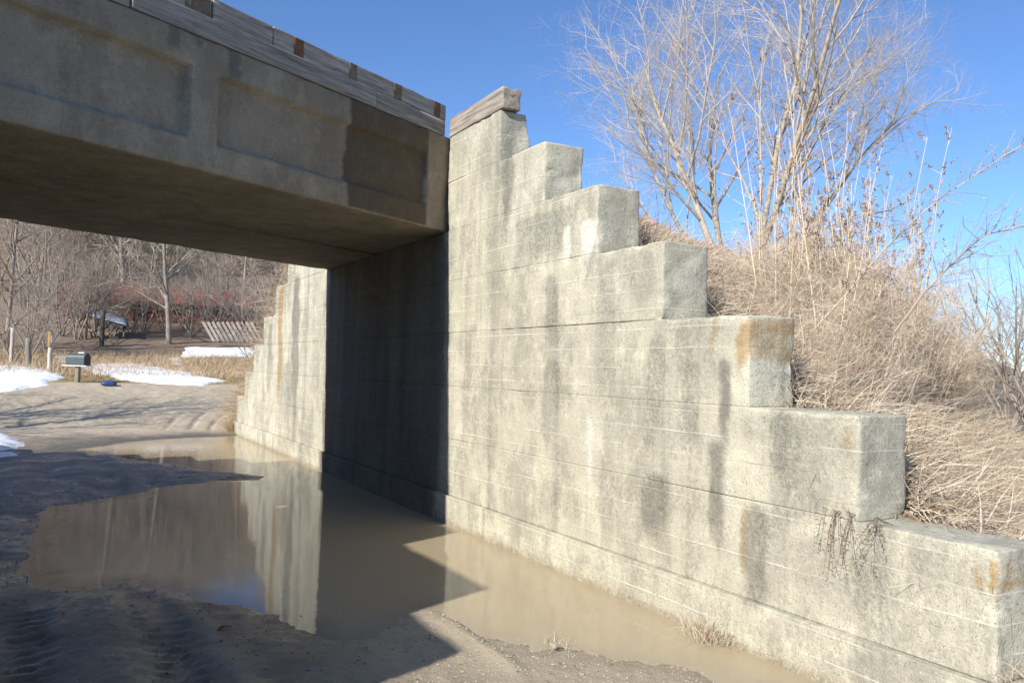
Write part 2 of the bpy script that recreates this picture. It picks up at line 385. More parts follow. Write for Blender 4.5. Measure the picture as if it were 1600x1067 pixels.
def ground_z(X, Y, detail=True):
    X = np.asarray(X, float); Y = np.asarray(Y, float)
    z = np.interp(Y, GY, GZ)
    z = np.where(Y > 32, 1.4 + (z - 1.4) * (1 - 0.97 * sstep(24, 60, X - 0.15 * (Y - 32))), z)      # the wooded hill stands at the left only
    z = z + sstep(24, 60, Y) * 0.5 * fbm(X * 0.08, Y * 0.08, 0, 3)
    z = z + sstep(14, 20, Y) * 0.06 * fbm(X * 0.7, Y * 0.7, 0, 5)
    near = (Y < 16) & (Y > -12) & (X > -9) & (X < 2)
    sd = np.full(X.shape, 2.0)
    if near.any():
        xs, ys = X[near], Y[near]
        s = poly_sd(xs, ys, WP) + 0.10 * fbm(xs * 2.5, ys * 2.5, 0, 9) + 0.05 * fbm(xs * 9, ys * 9, 0, 10)
        sd[near] = s
        hr = 0.034 - 0.019 * sstep(-2.6, -1.6, xs) * (ys < -2)
        bank = np.where(s < 0, np.maximum(s * 0.16, -0.16), hr * (1 - np.exp(-np.maximum(s, 0) / 0.4)) + 0.006 * np.clip(s, 0, 3))
        bank = bank + 0.014 * fbm(xs * 3.2, ys * 2.0, 0, 23) * sstep(0.0, 0.3, s) + 0.006 * fbm(xs * 7, ys * 7, 0, 21) + 0.005 * fbm(xs * 22, ys * 22, 0, 22) * sstep(-0.05, 0.1, s)
        # wheel ruts along the road at the near left
        ph = xs + 0.12 * fbm(ys * 0.6, 0 * ys, 0, 31)
        rut = -0.036 * (np.exp(-((ph + 3.05) / 0.13) ** 2) + np.exp(-((ph + 3.75) / 0.15) ** 2) + 0.8 * np.exp(-((ph + 4.6) / 0.18) ** 2)) \
              + 0.02 * (np.exp(-((ph + 2.82) / 0.09) ** 2) + np.exp(-((ph + 3.35) / 0.12) ** 2))
        bank = bank + rut * sstep(0.05, 0.4, s) * (1 + 0.5 * fbm(xs * 5, ys * 5, 0, 33)) * (1 - sstep(4, 9, ys))
        bank = bank + sstep(0.1, 0.5, s) * (0.010 * np.abs(fbm(xs * 11, ys * 8, 0, 24)) + 0.006 * fbm(xs * 30, ys * 30, 0, 25))
        tread = np.exp(-((ph + 3.05) / 0.11) ** 2) + np.exp(-((ph + 3.75) / 0.12) ** 2)
        bank = bank + 0.009 * tread * np.sign(np.sin(ys * 46 + 14 * np.abs(ph + 3.4))) * sstep(0.2, 0.5, s) * (ys < -1)
        bank = np.where(s > 0.22, np.maximum(bank, 0.004), bank)
        ridge = 0.035 * np.exp(-((xs + 1.45 + 0.05 * fbm(ys * 2, 0 * ys, 0, 41)) / 0.06) ** 2) * sstep(-4.6, -4.2, ys) * (1 - sstep(-3.5, -3.1, ys))
        z[near] = z[near] + bank + ridge
    # tyre tracks curling away on the far side
    tr = (Y > 11) & (Y < 19)
    if tr.any():
        xs, ys = X[tr], Y[tr]
        rr = np.hypot(xs - 9.0, ys - 9.5)
        ph = np.sin(rr * 13.0 + 3.5 * fbm(xs * .3, ys * .3, 0, 51)); z[tr] = z[tr] - 0.055 * np.clip(ph - 0.35, 0, 1) * np.clip(0.25 + 1.3 * vnoise(xs * 0.35, ys * 0.9, 0, 52), 0, 1) * sstep(11.3, 12.5, ys) * (1 - sstep(17, 18.5, ys)) \
            + 0.022 * fbm(xs * 4.5, ys * 4.5, 0, 53) * sstep(11.5, 13, ys)
    return z, sd
def hit(px, py):
    d = ray(px, py); t = np.linspace(4, 160, 6000); P = CAM + d * t[:, None]
    zz, _ = ground_z(P[:, 0], P[:, 1]); k = np.argmax(P[:, 2] < zz); return P[k]
gx = np.concatenate([[-500, -250, -120, -70, -45, -30, -22, -16, -12, -9.5], np.arange(-8, -5.2, 0.2), np.arange(-5.2, 0.42, 0.035), np.arange(0.45, 3, 0.15), np.arange(3, 14, 0.4), [16, 20, 25, 32, 45, 70, 120, 250, 500]])
gy = np.concatenate([[-400, -150, -60, -30, -18, -13, -10], np.arange(-8.5, -6, 0.2), np.arange(-6, 6, 0.035), np.arange(6, 20, 0.07), np.arange(20, 44, 0.3), np.arange(44, 110, 2.0), [115, 130, 160, 220, 420]])
X, Y = np.meshgrid(gx, gy, indexing='ij')
Z, SD = ground_z(X, Y)
V = np.stack([X, Y, Z], -1).reshape(-1, 3)
ix = np.arange(len(gx) * len(gy)).reshape(len(gx), len(gy))
Q = np.stack([ix[:-1, :-1], ix[1:, :-1], ix[1:, 1:], ix[:-1, 1:]], -1).reshape(-1, 4)
xf, yf_, zf, sf = X.ravel(), Y.ravel(), Z.ravel(), SD.ravel()
inroad = (xf > -7) & (xf < 1)
wet = np.where((yf_ < 16) & inroad, 1 - sstep(0.015, 0.085, zf + 0.012 * fbm(xf * 4, yf_ * 4, 0, 61)), 0)
wet = wet * (1 - 0.75 * sstep(-2.6, -1.8, xf) * (yf_ < -2.2) * sstep(-0.02, 0.012, zf))
wet = np.maximum(wet, 0.85 * (1 - sstep(-3.4, -2.4, xf + 0.3 * fbm(xf, yf_, 0, 62))) * (yf_ < 8) * inroad)   # rutted wet mud at the left, with its shade painted in as darker colour
edge = 18.2 + 0.35 * fbm(xf * 0.5, yf_ * 0.5, 0, 63) - 0.05 * (xf + 3)
gr = sstep(0, 0.35, yf_ - edge) + ((xf > 1.2) | (xf < -7)) * 1.0
lf = sstep(36, 44, yf_)
soil = np.stack([wet, np.clip(gr, 0, 1), lf, np.ones_like(wet)], 1)
kind(put('ground', mesh_np('ground', V, Q, attrs={'soil': soil}), M['soil']), 'structure')

# ------------------------------------------------------------------ puddle
px_ = np.arange(-6.2, 0.25, 0.06); py_ = np.arange(-7, 13.4, 0.06)
X, Y = np.meshgrid(px_, py_, indexing='ij')
ix = np.arange(X.size).reshape(X.shape)
Q = np.stack([ix[:-1, :-1], ix[1:, :-1], ix[1:, 1:], ix[:-1, 1:]], -1).reshape(-1, 4)
bed, _ = ground_z(X, Y)
silt = np.zeros((X.size, 4)); silt[:, 0] = sstep(0.0, 0.05, -bed.ravel() + 0.012 * fbm(X * 3, Y * 3, 0, 66).ravel())
silt[:, 1] = (1 - sstep(-2.9, -1.9, X + 0.3 * fbm(X, Y, 0, 62))).ravel(); silt[:, 3] = 1  # left bed darkened to match the shade painted into the mud
kind(put('puddle_water', mesh_np('puddle_water', np.stack([X, Y, 0 * X], -1).reshape(-1, 3), Q, attrs={'silt': silt}), M['water']), 'structure')

# ------------------------------------------------------------------ embankments
CREST_Q, CREST_Z = 1.02, 3.80
def fill_z(s, q):
    z = np.where(q > CREST_Q, CREST_Z - (q - CREST_Q) * 0.735, CREST_Z + 0.0 * q)
    z = np.where(q < -4.6, CREST_Z - (-4.6 - q) * 0.70, z)
    # rounded shoulders and uneven surface
    z = z - 0.10 * np.exp(-((q - CREST_Q) / 0.35) ** 2)
    z = z + 0.10 * fbm(s * 0.6, q * 0.6, 0, 71) + 0.04 * fbm(s * 2.5, q * 2.5, 0, 72)
    return np.maximum(z, -0.3)
def embankment(side):
    qs = np.concatenate([np.arange(-13, -4, 0.4), np.arange(-4, 0.6, 0.4), np.arange(0.6, 8.2, 0.1)])
    d = np.concatenate([[-0.33], np.arange(0, 9, 0.1), np.arange(9, 30, 0.6), [35, 50, 90, 200]])
    Dq, Qq = np.meshgrid(d, qs, indexing='ij')
    x0 = 0.40 if side > 0 else -W_IN - 0.40
    s0 = (x0 - Qq * math.sin(SK)) / math.cos(SK)
    S = s0 + side * Dq
    zz = fill_z(S, Qq)
    if side > 0:
        # under the bridge seat and behind the wings the fill stays below the concrete
        zz = np.where((Qq > -4.3) & (Qq < 0.05), np.minimum(zz, 3.0 + Dq * 2.0), zz)
    else:
        zz = np.where((Qq > -4.3) & (Qq < 0.05), np.minimum(zz, 3.0 + Dq * 2.0), zz)
    zz = np.where(Dq < 0, -0.3, zz)
    V = (S[..., None] * U + Qq[..., None] * N); V[..., 2] = zz
    ix = np.arange(S.size).reshape(S.shape)
    Q = np.stack([ix[:-1, :-1], ix[1:, :-1], ix[1:, 1:], ix[:-1, 1:]], -1).reshape(-1, 4)
    if side > 0: Q = Q[:, ::1]
    soil = np.zeros((S.size, 4)); soil[:, 2] = 0.9; soil[:, 3] = 1
    return kind(put('embankment', mesh_np('embankment', V.reshape(-1, 3), Q, attrs={'soil': soil}), M['soil']), 'structure')
embankment(1); embankment(-1)

# ================================================================== ABUTMENTS
def px_rect(x0, y0, x1, y1):
    a = on_wall((x0 + x1) / 2, y0); c = on_wall((x0 + x1) / 2, y1)
    l = on_wall(x0, (y0 + y1) / 2); r = on_wall(x1, (y0 + y1) / 2)
    return (l[1] + r[1]) / 2, abs(l[1] - r[1]) / 2, c[2], a[2]
STAINS = []   # channel, y centre, half width, z bottom, z top, strength
for ch, st, x0, y0, x1, y1 in [
        (0, .75, 783, 245, 803, 345), (0, .55, 800, 330, 905, 392), (0, .65, 850, 430, 872, 530), (0, .55, 845, 560, 875, 690),
        (0, .45, 925, 400, 962, 640), (0, .40, 935, 640, 965, 900), (0, .75, 1008, 740, 1040, 830), (0, .45, 1005, 520, 1040, 700),
        (0, .95, 1122, 560, 1146, 680), (0, .85, 1105, 680, 1135, 840), (0, .8, 1160, 790, 1205, 930), (0, .55, 1060, 560, 1100, 700),
        (0, .5, 1200, 700, 1300, 800), (0, .45, 1240, 850, 1400, 960), (0, .5, 950, 330, 998, 372), (0, .45, 845, 750, 875, 800),
        (0, .5, 1165, 655, 1330, 690), (0, .5, 970, 390, 1036, 470), (0, .35, 1050, 500, 1160, 620),
        (0, .8, 455, 420, 468, 660), (0, .55, 417, 500, 426, 620), (0, .5, 440, 560, 465, 660),
        (1, .9, 434, 440, 441, 625), (1, .85, 1150, 494, 1172, 580), (1, .6, 1108, 498, 1120, 560), (1, .9, 1535, 872, 1552, 915), (1, .8, 1512, 885, 1530, 920),
        (1, .5, 1325, 670, 1340, 705), (1, .5, 1155, 780, 1170, 900), (1, .35, 505, 560, 516, 740),
        (2, .9, 908, 345, 930, 397), (2, .8, 882, 355, 893, 402), (2, .25, 780, 640, 850, 720), (2, .2, 960, 800, 1100, 830),
        (2, .35, 1120, 740, 1150, 790), (2, .2, 740, 690, 900, 820), (2, .6, 915, 640, 930, 760)]:
    yc, hw, zb, zt = px_rect(x0, y0, x1, y1); STAINS.append((ch, yc, max(hw, 0.02), zb, zt, st))
# black damp and soot streaks on the wall under the bridge
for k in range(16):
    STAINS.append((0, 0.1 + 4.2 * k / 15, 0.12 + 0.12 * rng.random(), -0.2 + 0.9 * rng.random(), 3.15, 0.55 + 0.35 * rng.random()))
def stain_shade_of(V):
    x, y, z = V.T; A = np.zeros((len(V), 4))
    wob = 0.05 * fbm(z * 2.2, y * 0.4, 0, 81) + 0.02 * fbm(z * 8, y, 0, 82)
    for ch, yc, hw, zb, zt, st in STAINS:
        H_ = zt - zb; rag = 0.55 * fbm(y * 9, z * 1.6, 0, 84 + ch) + 0.35 * fbm(y * 26, z * 7, 0, 86 + ch)
        t = np.abs(y + wob * 1.5 - yc) / (hw * 1.15 * (0.8 + 0.5 * fbm(z * 3.1, yc, 0, 85)))
        body = (1 - sstep(0.1, 1.7, t)) * sstep(zb - 0.35 * H_ - 0.08, zb + 0.45 * H_, z) * (1 - sstep(zt - 0.12 * H_ - 0.02, zt + 0.06, z))
        mk = st * sstep(0.08, 0.95, body * 1.25 + rag * np.minimum(body * 2.2, 0.7))
        A[:, ch] = np.maximum(A[:, ch], mk)
    under = sstep(-0.15, 0.1, y) * (1 - sstep(4.3, 4.5, y)) * (z < 3.16)  # shade below the bridge, painted into the wall as even darkening
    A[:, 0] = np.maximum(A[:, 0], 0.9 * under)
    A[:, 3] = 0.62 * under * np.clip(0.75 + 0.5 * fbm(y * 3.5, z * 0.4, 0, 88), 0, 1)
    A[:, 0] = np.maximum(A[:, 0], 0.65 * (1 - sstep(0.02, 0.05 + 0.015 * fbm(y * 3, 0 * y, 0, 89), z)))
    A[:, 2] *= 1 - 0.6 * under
    # silt left by high water along the foot
    A[:, 1] = np.maximum(A[:, 1], 0.40 * (1 - sstep(0.03, 0.16 + 0.06 * fbm(y * 1.5, 0 * y, 0, 83), z)))
    return A
LIFT_Z = [0.30, 0.896, 1.459, 2.033, 2.596, 3.153, 3.693, 4.203]
NEAR = [-6.14, -6.12, -5.389, -4.582, -3.754, -2.931, -2.095, -1.229]      # near end of each lift, from the footing up
FAR = [11.46, 11.44, 10.62, 9.80, 8.91, 8.02, 7.09, 6.2]
THICK = [0.46, 0.40, 0.40, 0.41, 0.43, 0.43, 0.42, 0.40]
def concrete_lift(parent, off, z0, z1, y0, y1, thick, seed, res, front=0.0, skew0=None, skew1=None, mirror=None, batter=0.0, nxt0=99.0, nxt1=-99.0):
    r = 0.024
    xa = axis(front, thick, max(res, 0.06), r); ya = axis(y0, y1, res, r); za = axis(z0, z1, res, r)
    V, Q = grid_box(xa, ya, za)
    cx, cy = np.clip(V[:, 0], front + r, thick - r), np.clip(V[:, 1], y0 + r, y1 - r)
    dx, dy = V[:, 0] - cx, V[:, 1] - cy; L = np.hypot(dx, dy); side_ = L > 1e-9
    nx_, ny_ = dx / np.maximum(L, 1e-9), dy / np.maximum(L, 1e-9)
    rim = ((np.abs(V[:, 0] - front) < 1e-6) | (np.abs(V[:, 0] - thick) < 1e-6) | (np.abs(V[:, 1] - y0) < 1e-6) | (np.abs(V[:, 1] - y1) < 1e-6))
    chip = np.clip(0.7 * fbm(V[:, 0] * 3.5, V[:, 1] * 3.5, V[:, 2] * 3.5, seed) + 0.6 * fbm(V[:, 0] * 11, V[:, 1] * 11, V[:, 2] * 11, seed + 9), 0, 1)
    V[:, 0] = np.where(rim, cx + nx_ * r, V[:, 0]); V[:, 1] = np.where(rim, cy + ny_ * r, V[:, 1])
    # arrises that no other lift covers are worn round
    free = np.clip(sstep(0.0, 0.10, nxt0 - V[:, 1]) + sstep(0.0, 0.10, V[:, 1] - nxt1), 0, 1)
    wear = (0.007 + 0.06 * chip) * free
    edge_d = np.minimum(np.minimum(V[:, 0] - front, thick - V[:, 0]), np.minimum(V[:, 1] - y0, y1 - V[:, 1]))
    is_top = V[:, 2] > z1 - 1e-6
    V[:, 2] -= np.where(is_top, wear * np.exp(-np.maximum(edge_d, 0) / 0.018), wear * sstep(z1 - 0.14, z1, V[:, 2]))
    V[:, 2] -= is_top * (1 - free) * 0.0035 * np.clip(fbm(V[:, 1] * 1.7, 0 * V[:, 1], 0, seed + 5) * 1.6, 0, 1)      # joint opens here and there
    amp = 0.006 * fbm(V[:, 1] * 1.3, V[:, 2] * 3.5, V[:, 0], seed + 1) + 0.004 * fbm(V[:, 1] * 9, V[:, 2] * 9, V[:, 0] * 9, seed + 2)
    bd = np.floor(V[:, 2] / 0.178)      # offset between form boards
    amp = amp + 0.0035 * (_h((bd + 50).astype(np.int64), (np.floor(V[:, 1] / 3.1) + 9).astype(np.int64), np.zeros(len(V), np.int64), seed % 7) - 0.5)
    corner = np.exp(-((np.minimum(np.abs(V[:, 1] - y0), np.abs(V[:, 1] - y1))) / 0.05) ** 2)
    amp = amp - corner * chip * 0.05
    V[:, 0] += nx_ * amp * rim; V[:, 1] += ny_ * amp * rim
    V[:, 2] += is_top * ~rim * free * 0.006 * fbm(V[:, 0] * 6, V[:, 1] * 6, 0, seed + 6)
    if batter:
        V[:, 0] = front + (V[:, 0] - front) * (1 - batter * (V[:, 2] - z0) / thick)
    if skew0 is not None:      # ends against the girder follow the skew of the bridge
        t = (V[:, 1] - y0) / (y1 - y0)
        if skew0: V[:, 1] += (1 - t) * (V[:, 0] * math.tan(SK))
        if skew1: V[:, 1] += t * (V[:, 0] * math.tan(SK))
    A = stain_shade_of(V)
    if seed >= 500: A[:, :3] *= 0.5
    if mirror is not None:
        V[:, 0] = -W_IN - V[:, 0]; V[:, 1] += mirror; Q = Q[:, ::-1]
    return put('concrete_lift', mesh_np('concrete_lift', V - np.array(off), Q, attrs={'stain_shade': A}), M['wall'], parent)
def abutment(side):
    if side > 0:
        base = np.array([0.2, 2.5, 0.0]); mir = None; near, far = NEAR, FAR; res = 0.035; sd = 100
        t = thing('bridge_abutment', base, 'tall pale stepped concrete abutment and wing walls right of the flooded road', 'abutment')
    else:
        mir = -W_IN * math.tan(SK); base = np.array([-W_IN - 0.2, 2.5 + mir, 0.0]); res = 0.2; sd = 500
        near = NEAR[:-1] + [-0.42]; far = FAR
        t = thing('bridge_abutment', base, 'opposite stepped concrete abutment, beyond the left picture edge, shading the road', 'abutment')
    z0 = -0.45
    for k in range(8):
        z1 = LIFT_Z[k]; fr = (-0.045, -0.001, 0.0, 0.0015, -0.001, 0.001, 0.002, 0.001)[k]
        if k <= 5:
            concrete_lift(t, base, z0, z1 - 0.0004, near[k], far[k], THICK[k], sd + k * 11, res, fr, mirror=mir, nxt0=near[k + 1], nxt1=far[k + 1])
        else:
            bt = 0.20 if k == 7 else 0.0
            sg = 1 if side > 0 else -1
            concrete_lift(t, base, z0, z1 - 0.0004, near[k], -0.035, THICK[k], sd + k * 11, res, fr, skew0=False, skew1=(side > 0), mirror=mir, batter=bt, nxt0=(near[k + 1] if k < 7 else 99.0), nxt1=99.0)
            concrete_lift(t, base, z0, z1 - 0.0004, 4.57, far[k], THICK[k], sd + k * 11 + 5, max(res, 0.08), fr, skew0=(side > 0), skew1=False, mirror=mir, batter=bt)
        z0 = z1
    return t
abutment(1); abutment(-1)

# ================================================================== BRIDGE
ZB, ZC, ZM, ZT = 3.157, 4.222, 4.400, 4.580
QF = -4.02
bridge_base = np.array([-3.0, 0.7, 3.15])
bridge = thing('railway_bridge', bridge_base, 'old skewed concrete railway bridge with panelled side and timber curb over the road', 'bridge')
def sqz(V):          # (s, q, z) -> world
    P = V[:, :1] * U + V[:, 1:2] * N; P[:, 2] = V[:, 2]; return P
def slab(q0, q1, res, fascia):
    xr = lambda q: (0.36 - q * math.sin(SK)) / math.cos(SK)
    xl = lambda q: (-W_IN - 0.36 - q * math.sin(SK)) / math.cos(SK)
    r = 0.028
    s = axis(0, 7.6, res, r); q = axis(q1, q0, 0.08, r); z = axis(ZB, ZC, res, r)
    V, Q = grid_box(s, q, z)
    lo = np.array([0, q1, ZB]); hi = np.array([7.6, q0, ZC])
    V, n = round_box(V, lo, hi, r)
    # slab ends follow the abutments
    t = V[:, 0] / 7.6; S = xl(V[:, 1]) * (1 - t) + xr(V[:, 1]) * t
    front = n[:, 1] > 0.9
    amp = 0.006 * fbm(S * 2, V[:, 2] * 3, V[:, 1] * 2, 201) + 0.004 * fbm(S * 10, V[:, 2] * 10, V[:, 1] * 10, 202)
    edge = ((np.abs(V - lo) < r * 1.3) | (np.abs(V - hi) < r * 1.3)).sum(1) >= 2
    amp -= edge * np.clip(fbm(S * 3, V[:, 1] * 3, V[:, 2] * 3, 203 + int(q0 * 10)), 0, 1) * (0.02 if fascia else 0.06)
    V = V + n * amp[:, None]
    A = np.zeros((len(V), 4))
    zz = V[:, 2]
    if fascia:
        rec = np.zeros(len(V))
        for a, c in ((-5.92, -3.255), (-2.985, -0.335)):
            e = 0.012 * fbm(S * 4, zz * 4, 0, 205)
            mk = sstep(a - 0.01, a + 0.015, S) * (1 - sstep(c - 0.015, c + 0.01, S)) * sstep(3.385 + e, 3.435 + e, zz) * (1 - sstep(3.945, 3.965, zz))
            rec = np.maximum(rec, mk)
        V[:, 1] = np.where(front, V[:, 1] - 0.065 * rec, V[:, 1])
        # broad damp patch with a ragged edge, drips below the curb
        e = 0.05 * fbm(zz * 5, zz * 0, 0, 206) + 0.02 * fbm(zz * 20, zz * 0, 0, 207)
        damp = sstep(-1.53, -1.50, S + e) * (1 - sstep(-0.345, -0.325, S + 0.4 * e))
        A[:, 3] = damp * (front | (n[:, 2] > -0.5))
        for sx, wv, zb in ((-3.42, 0.06, 4.05), (-2.86, 0.07, 3.98), (-3.2, 0.03, 4.12), (-1.5, .05, 4.0)):
            A[:, 0] = np.maximum(A[:, 0], 0.9 * (1 - sstep(0.5, 1.2, np.abs(S - sx + e) / wv)) * sstep(zb - 0.05, zb + 0.05, zz))
        A[:, 0] = np.maximum(A[:, 0], 0.35 * sstep(3.95, 4.1, zz) * (0.6 + 0.4 * fbm(S * 3, zz, 0, 208)))
        moss = np.exp(-((zz - 3.955 + 0.015 * fbm(S * 5, 0 * S, 0, 209)) / 0.018) ** 2) * (S > -6) * (S < -1.4)
        A[:, 1] = np.maximum(A[:, 1], 0.28 * moss)
        A[:, 2] = np.maximum(A[:, 2], 0.35 * np.exp(-((zz - 3.42) / 0.03) ** 2) * (S < -1.6) * np.clip(0.5 + fbm(S * 3, 0 * S, 0, 210), 0, 1))
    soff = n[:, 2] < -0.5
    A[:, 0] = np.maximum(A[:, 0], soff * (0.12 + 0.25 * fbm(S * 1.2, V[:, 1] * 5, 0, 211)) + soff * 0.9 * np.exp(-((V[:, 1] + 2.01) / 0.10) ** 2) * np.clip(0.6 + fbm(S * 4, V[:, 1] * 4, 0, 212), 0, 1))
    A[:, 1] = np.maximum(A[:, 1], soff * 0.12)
    V[:, 0] = S
    return put('slab', mesh_np('slab', sqz(V) - bridge_base, Q, attrs={'stain_shade': A}), M['girder'], bridge)
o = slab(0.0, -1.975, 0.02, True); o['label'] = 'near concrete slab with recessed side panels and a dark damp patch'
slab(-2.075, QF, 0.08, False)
# deck ballast bed between the curbs
V, Q = grid_box(np.linspace(-7, 0.5, 60), np.linspace(-3.7, -0.32, 24), np.array([4.20, 4.34]))
V[:, 2] += 0.03 * fbm(V[:, 0] * 6, V[:, 1] * 6, 0, 221) * (V[:, 2] > 4.3)
put('ballast_bed', mesh_np('ballast_bed', sqz(V) - bridge_base, Q), M['stone'], bridge)
def curb(s0, s1, z0, z1, q0, seed, name='curb_timber', mat='timber', depth=0.26):
    lo = np.array([s0, q0 - depth, z0]); hi = np.array([s1, q0, z1]); r = 0.008
    V, Q = grid_box(axis(s0, s1, 0.06, r), axis(q0 - depth, q0, 0.06, r), axis(z0, z1, 0.03, r))
    V, n = round_box(V, lo, hi, r)
    V = V + n * (0.005 * fbm(V[:, 0] * 1.5, V[:, 1] * 12, V[:, 2] * 16, seed) + 0.003 * fbm(V[:, 0] * 8, V[:, 1] * 8, V[:, 2] * 30, seed + 1))[:, None]
    V[:, 2] += 0.008 * (n[:, 2] > 0.5) * fbm(V[:, 0] * 2.5, V[:, 1], 0, seed + 2)
    return put(name, mesh_np(name, sqz(V) - bridge_base, Q), M[mat], bridge)
lower = [-7.0, -5.4, -3.765, -1.155, -0.03]
for k in range(4): curb(lower[k] + 0.006, lower[k + 1] - 0.006, ZC + 0.002, ZM - 0.004, (-0.004, -0.008, 0.004, -0.012)[k], 230 + k * 3)
upper = [-7.0, -5.1, -3.30, -3.06, -2.445, -0.005]
for k in range(5): curb(upper[k] + 0.006, upper[k + 1] - 0.006, ZM + 0.002, ZT - (0.0, 0.012, 0.004, 0.0, 0.008)[k], (-0.03, -0.026, -0.032, -0.024, -0.028)[k], 250 + k * 3, mat='timber_pale')
for sx, wv, mt in ((-4.9, .10, 'rot'), (-3.18, 0.20, 'rot'), (-2.155, 0.115, 'rust'), (-1.468, 0.10, 'rot'), (-0.817, 0.115, 'rot'), (-0.17, 0.10, 'rust')):
    V, Q = grid_box(np.linspace(-wv / 2, wv / 2, 10), np.array([-0.02, 0.012]), np.linspace(ZM + 0.008, ZT - 0.012, 14))
    e = np.abs(V[:, 0]) > wv * 0.45
    V[:, 0] += e * 0.012 * fbm(V[:, 2] * 20, V[:, 0] * 20, 0, int(300 - sx * 10))
    V[:, 1] += 0.003 * fbm(V[:, 0] * 40, V[:, 2] * 40, 0, 301) - 0.034
    V[:, 0] += sx
    o = put('strap', mesh_np('strap', sqz(V) - bridge_base, Q), M[mt], bridge)
    o['label'] = 'rusty strap on the curb' if mt == 'rust' else 'rotten brown strap mark on the curb'
# far-side curb
for k in range(3): curb(-6.6 + 2.4 * k, -4.21 + 2.4 * k, ZC + 0.002, ZM, QF + 0.28, 270 + k * 3)

# timber lying on the top step of the wing
y0, y1 = -1.285, -0.02
lo = np.array([0.0, y0, 0]); hi = np.array([0.20, y1, 0.215]); r = 0.012
V, Q = grid_box(axis(0, .2, .025, r), axis(y0, y1, .05, r), axis(0, .215, .025, r))
V, n = round_box(V, lo, hi, r)
V = V + n * (0.007 * fbm(V[:, 0] * 14, V[:, 1] * 1.6, V[:, 2] * 16, 310) + 0.006 * fbm(V[:, 0] * 25, V[:, 1] * 6, V[:, 2] * 25, 311))[:, None]
endf = V[:, 1] < y0 + 0.05
V[:, 2] -= endf * (V[:, 2] > 0.15) * 0.03 * np.exp(-((V[:, 0] - 0.10) / 0.03) ** 2)          # split in the end grain
V[:, 0] += 0.006 + 0.012 * np.sin(V[:, 1] * 2)
bb = np.array([0.1, -0.65, 0.0])
o = put('timber_beam', mesh_np('timber_beam', V - bb, Q), M['beam']); o.location = (0.1, -0.65, LIFT_Z[7] + 0.004)
tag(o, 'grey split timber beam lying on the top step of the wing wall', 'beam')

# ================================================================== VEGETATION GENERATORS
def branch_tree(seed, stems, height, spread, levels, nch, twist=0.35, r0=0.16, gravity=0.05, sides=(7, 5, 4, 3, 3), ang=(0.5, 0.6, 0.7, 0.8), ratio=0.55):
    R = np.random.default_rng(seed); wood = Tubes(); twig = Tubes()
    def grow(p, d, L, r, lev):
        n = 7 if lev == 0 else (5 if lev <= 2 else 4)
        P = [p]; dd = d.copy(); st = L / (n - 1)
        for _ in range(n - 1):
            dd = dd + R.normal(0, twist * (0.07 if lev == 0 and stems == 1 else 0.28), 3) + np.array([0, 0, gravity]); dd /= np.linalg.norm(dd)
            P.append(P[-1] + dd * st)
        P = np.array(P); rr = r * np.linspace(1, 0.35 if lev < levels else 0.4, n)
        (wood if lev <= 1 else twig).add(P, rr, sides[min(lev, len(sides) - 1)])
        if lev >= levels: return
        for c in range(nch[lev]):
            t = 0.25 + 0.75 * (c + R.random()) / nch[lev]
            i = min(int(t * (n - 1)), n - 2); f = t * (n - 1) - i
            q = P[i] * (1 - f) + P[i + 1] * f
            tang = P[i + 1] - P[i]; tang /= np.linalg.norm(tang)
            v = R.normal(0, 1, 3); v -= (v @ tang) * tang; v /= np.linalg.norm(v)
            a = ang[min(lev, len(ang) - 1)] * (0.7 + 0.6 * R.random())
            grow(q, tang * math.cos(a) + v * math.sin(a), L * ratio * (1.15 - 0.45 * t) * (0.75 + 0.5 * R.random()), rr[i] * 0.52, lev + 1)
    for k in range(stems):
        th = 2 * math.pi * (k + R.random() * 0.6) / max(stems, 1)
        lean = spread * (0.4 + 0.6 * R.random()) if stems > 1 else 0.06
        d = np.array([math.cos(th) * lean, math.sin(th) * lean, 1.0]); d /= np.linalg.norm(d)
        off = np.array([math.cos(th), math.sin(th), 0]) * (0.10 * height / 8 if stems > 1 else 0) + np.array([0, 0, -0.15])
        grow(off, d, height * (0.8 + 0.3 * R.random()), r0 * (0.75 + 0.4 * R.random()), 0)
    return wood, twig
def blades(Pb, D, L, Wd, droop, tone_seed, segs=3):
    """thin curved strips: base points, start directions, lengths, widths"""
    n = len(Pb); R = np.random.default_rng(tone_seed)
    D = D / np.linalg.norm(D, axis=1)[:, None]
    side = np.cross(D, R.normal(0, 1, (n, 3))); side /= np.linalg.norm(side, axis=1)[:, None] + 1e-9
    V = np.zeros((n, segs + 1, 2, 3)); p = Pb.copy(); d = D.copy()
    for k in range(segs + 1):
        wv = (Wd * (1 - 0.8 * k / segs))[:, None] * side * 0.5
        V[:, k, 0] = p - wv; V[:, k, 1] = p + wv
        p = p + d * (L / segs)[:, None]
        d = d + np.array([0, 0, -1.0]) * droop[:, None] + R.normal(0, 0.16, (n, 3)); d /= np.linalg.norm(d, axis=1)[:, None]
    b0 = np.arange(n)[:, None] * (segs + 1) * 2 + np.arange(segs)[None] * 2
    Q = np.stack([b0, b0 + 1, b0 + 3, b0 + 2], -1).reshape(-1, 4)
    tone = np.ones((n, segs + 1, 2, 4)); tone[..., 0] = R.random(n)[:, None, None]; tone[..., 1] = R.random(n)[:, None, None]
    return V.reshape(-1, 3), Q, tone.reshape(-1, 4)

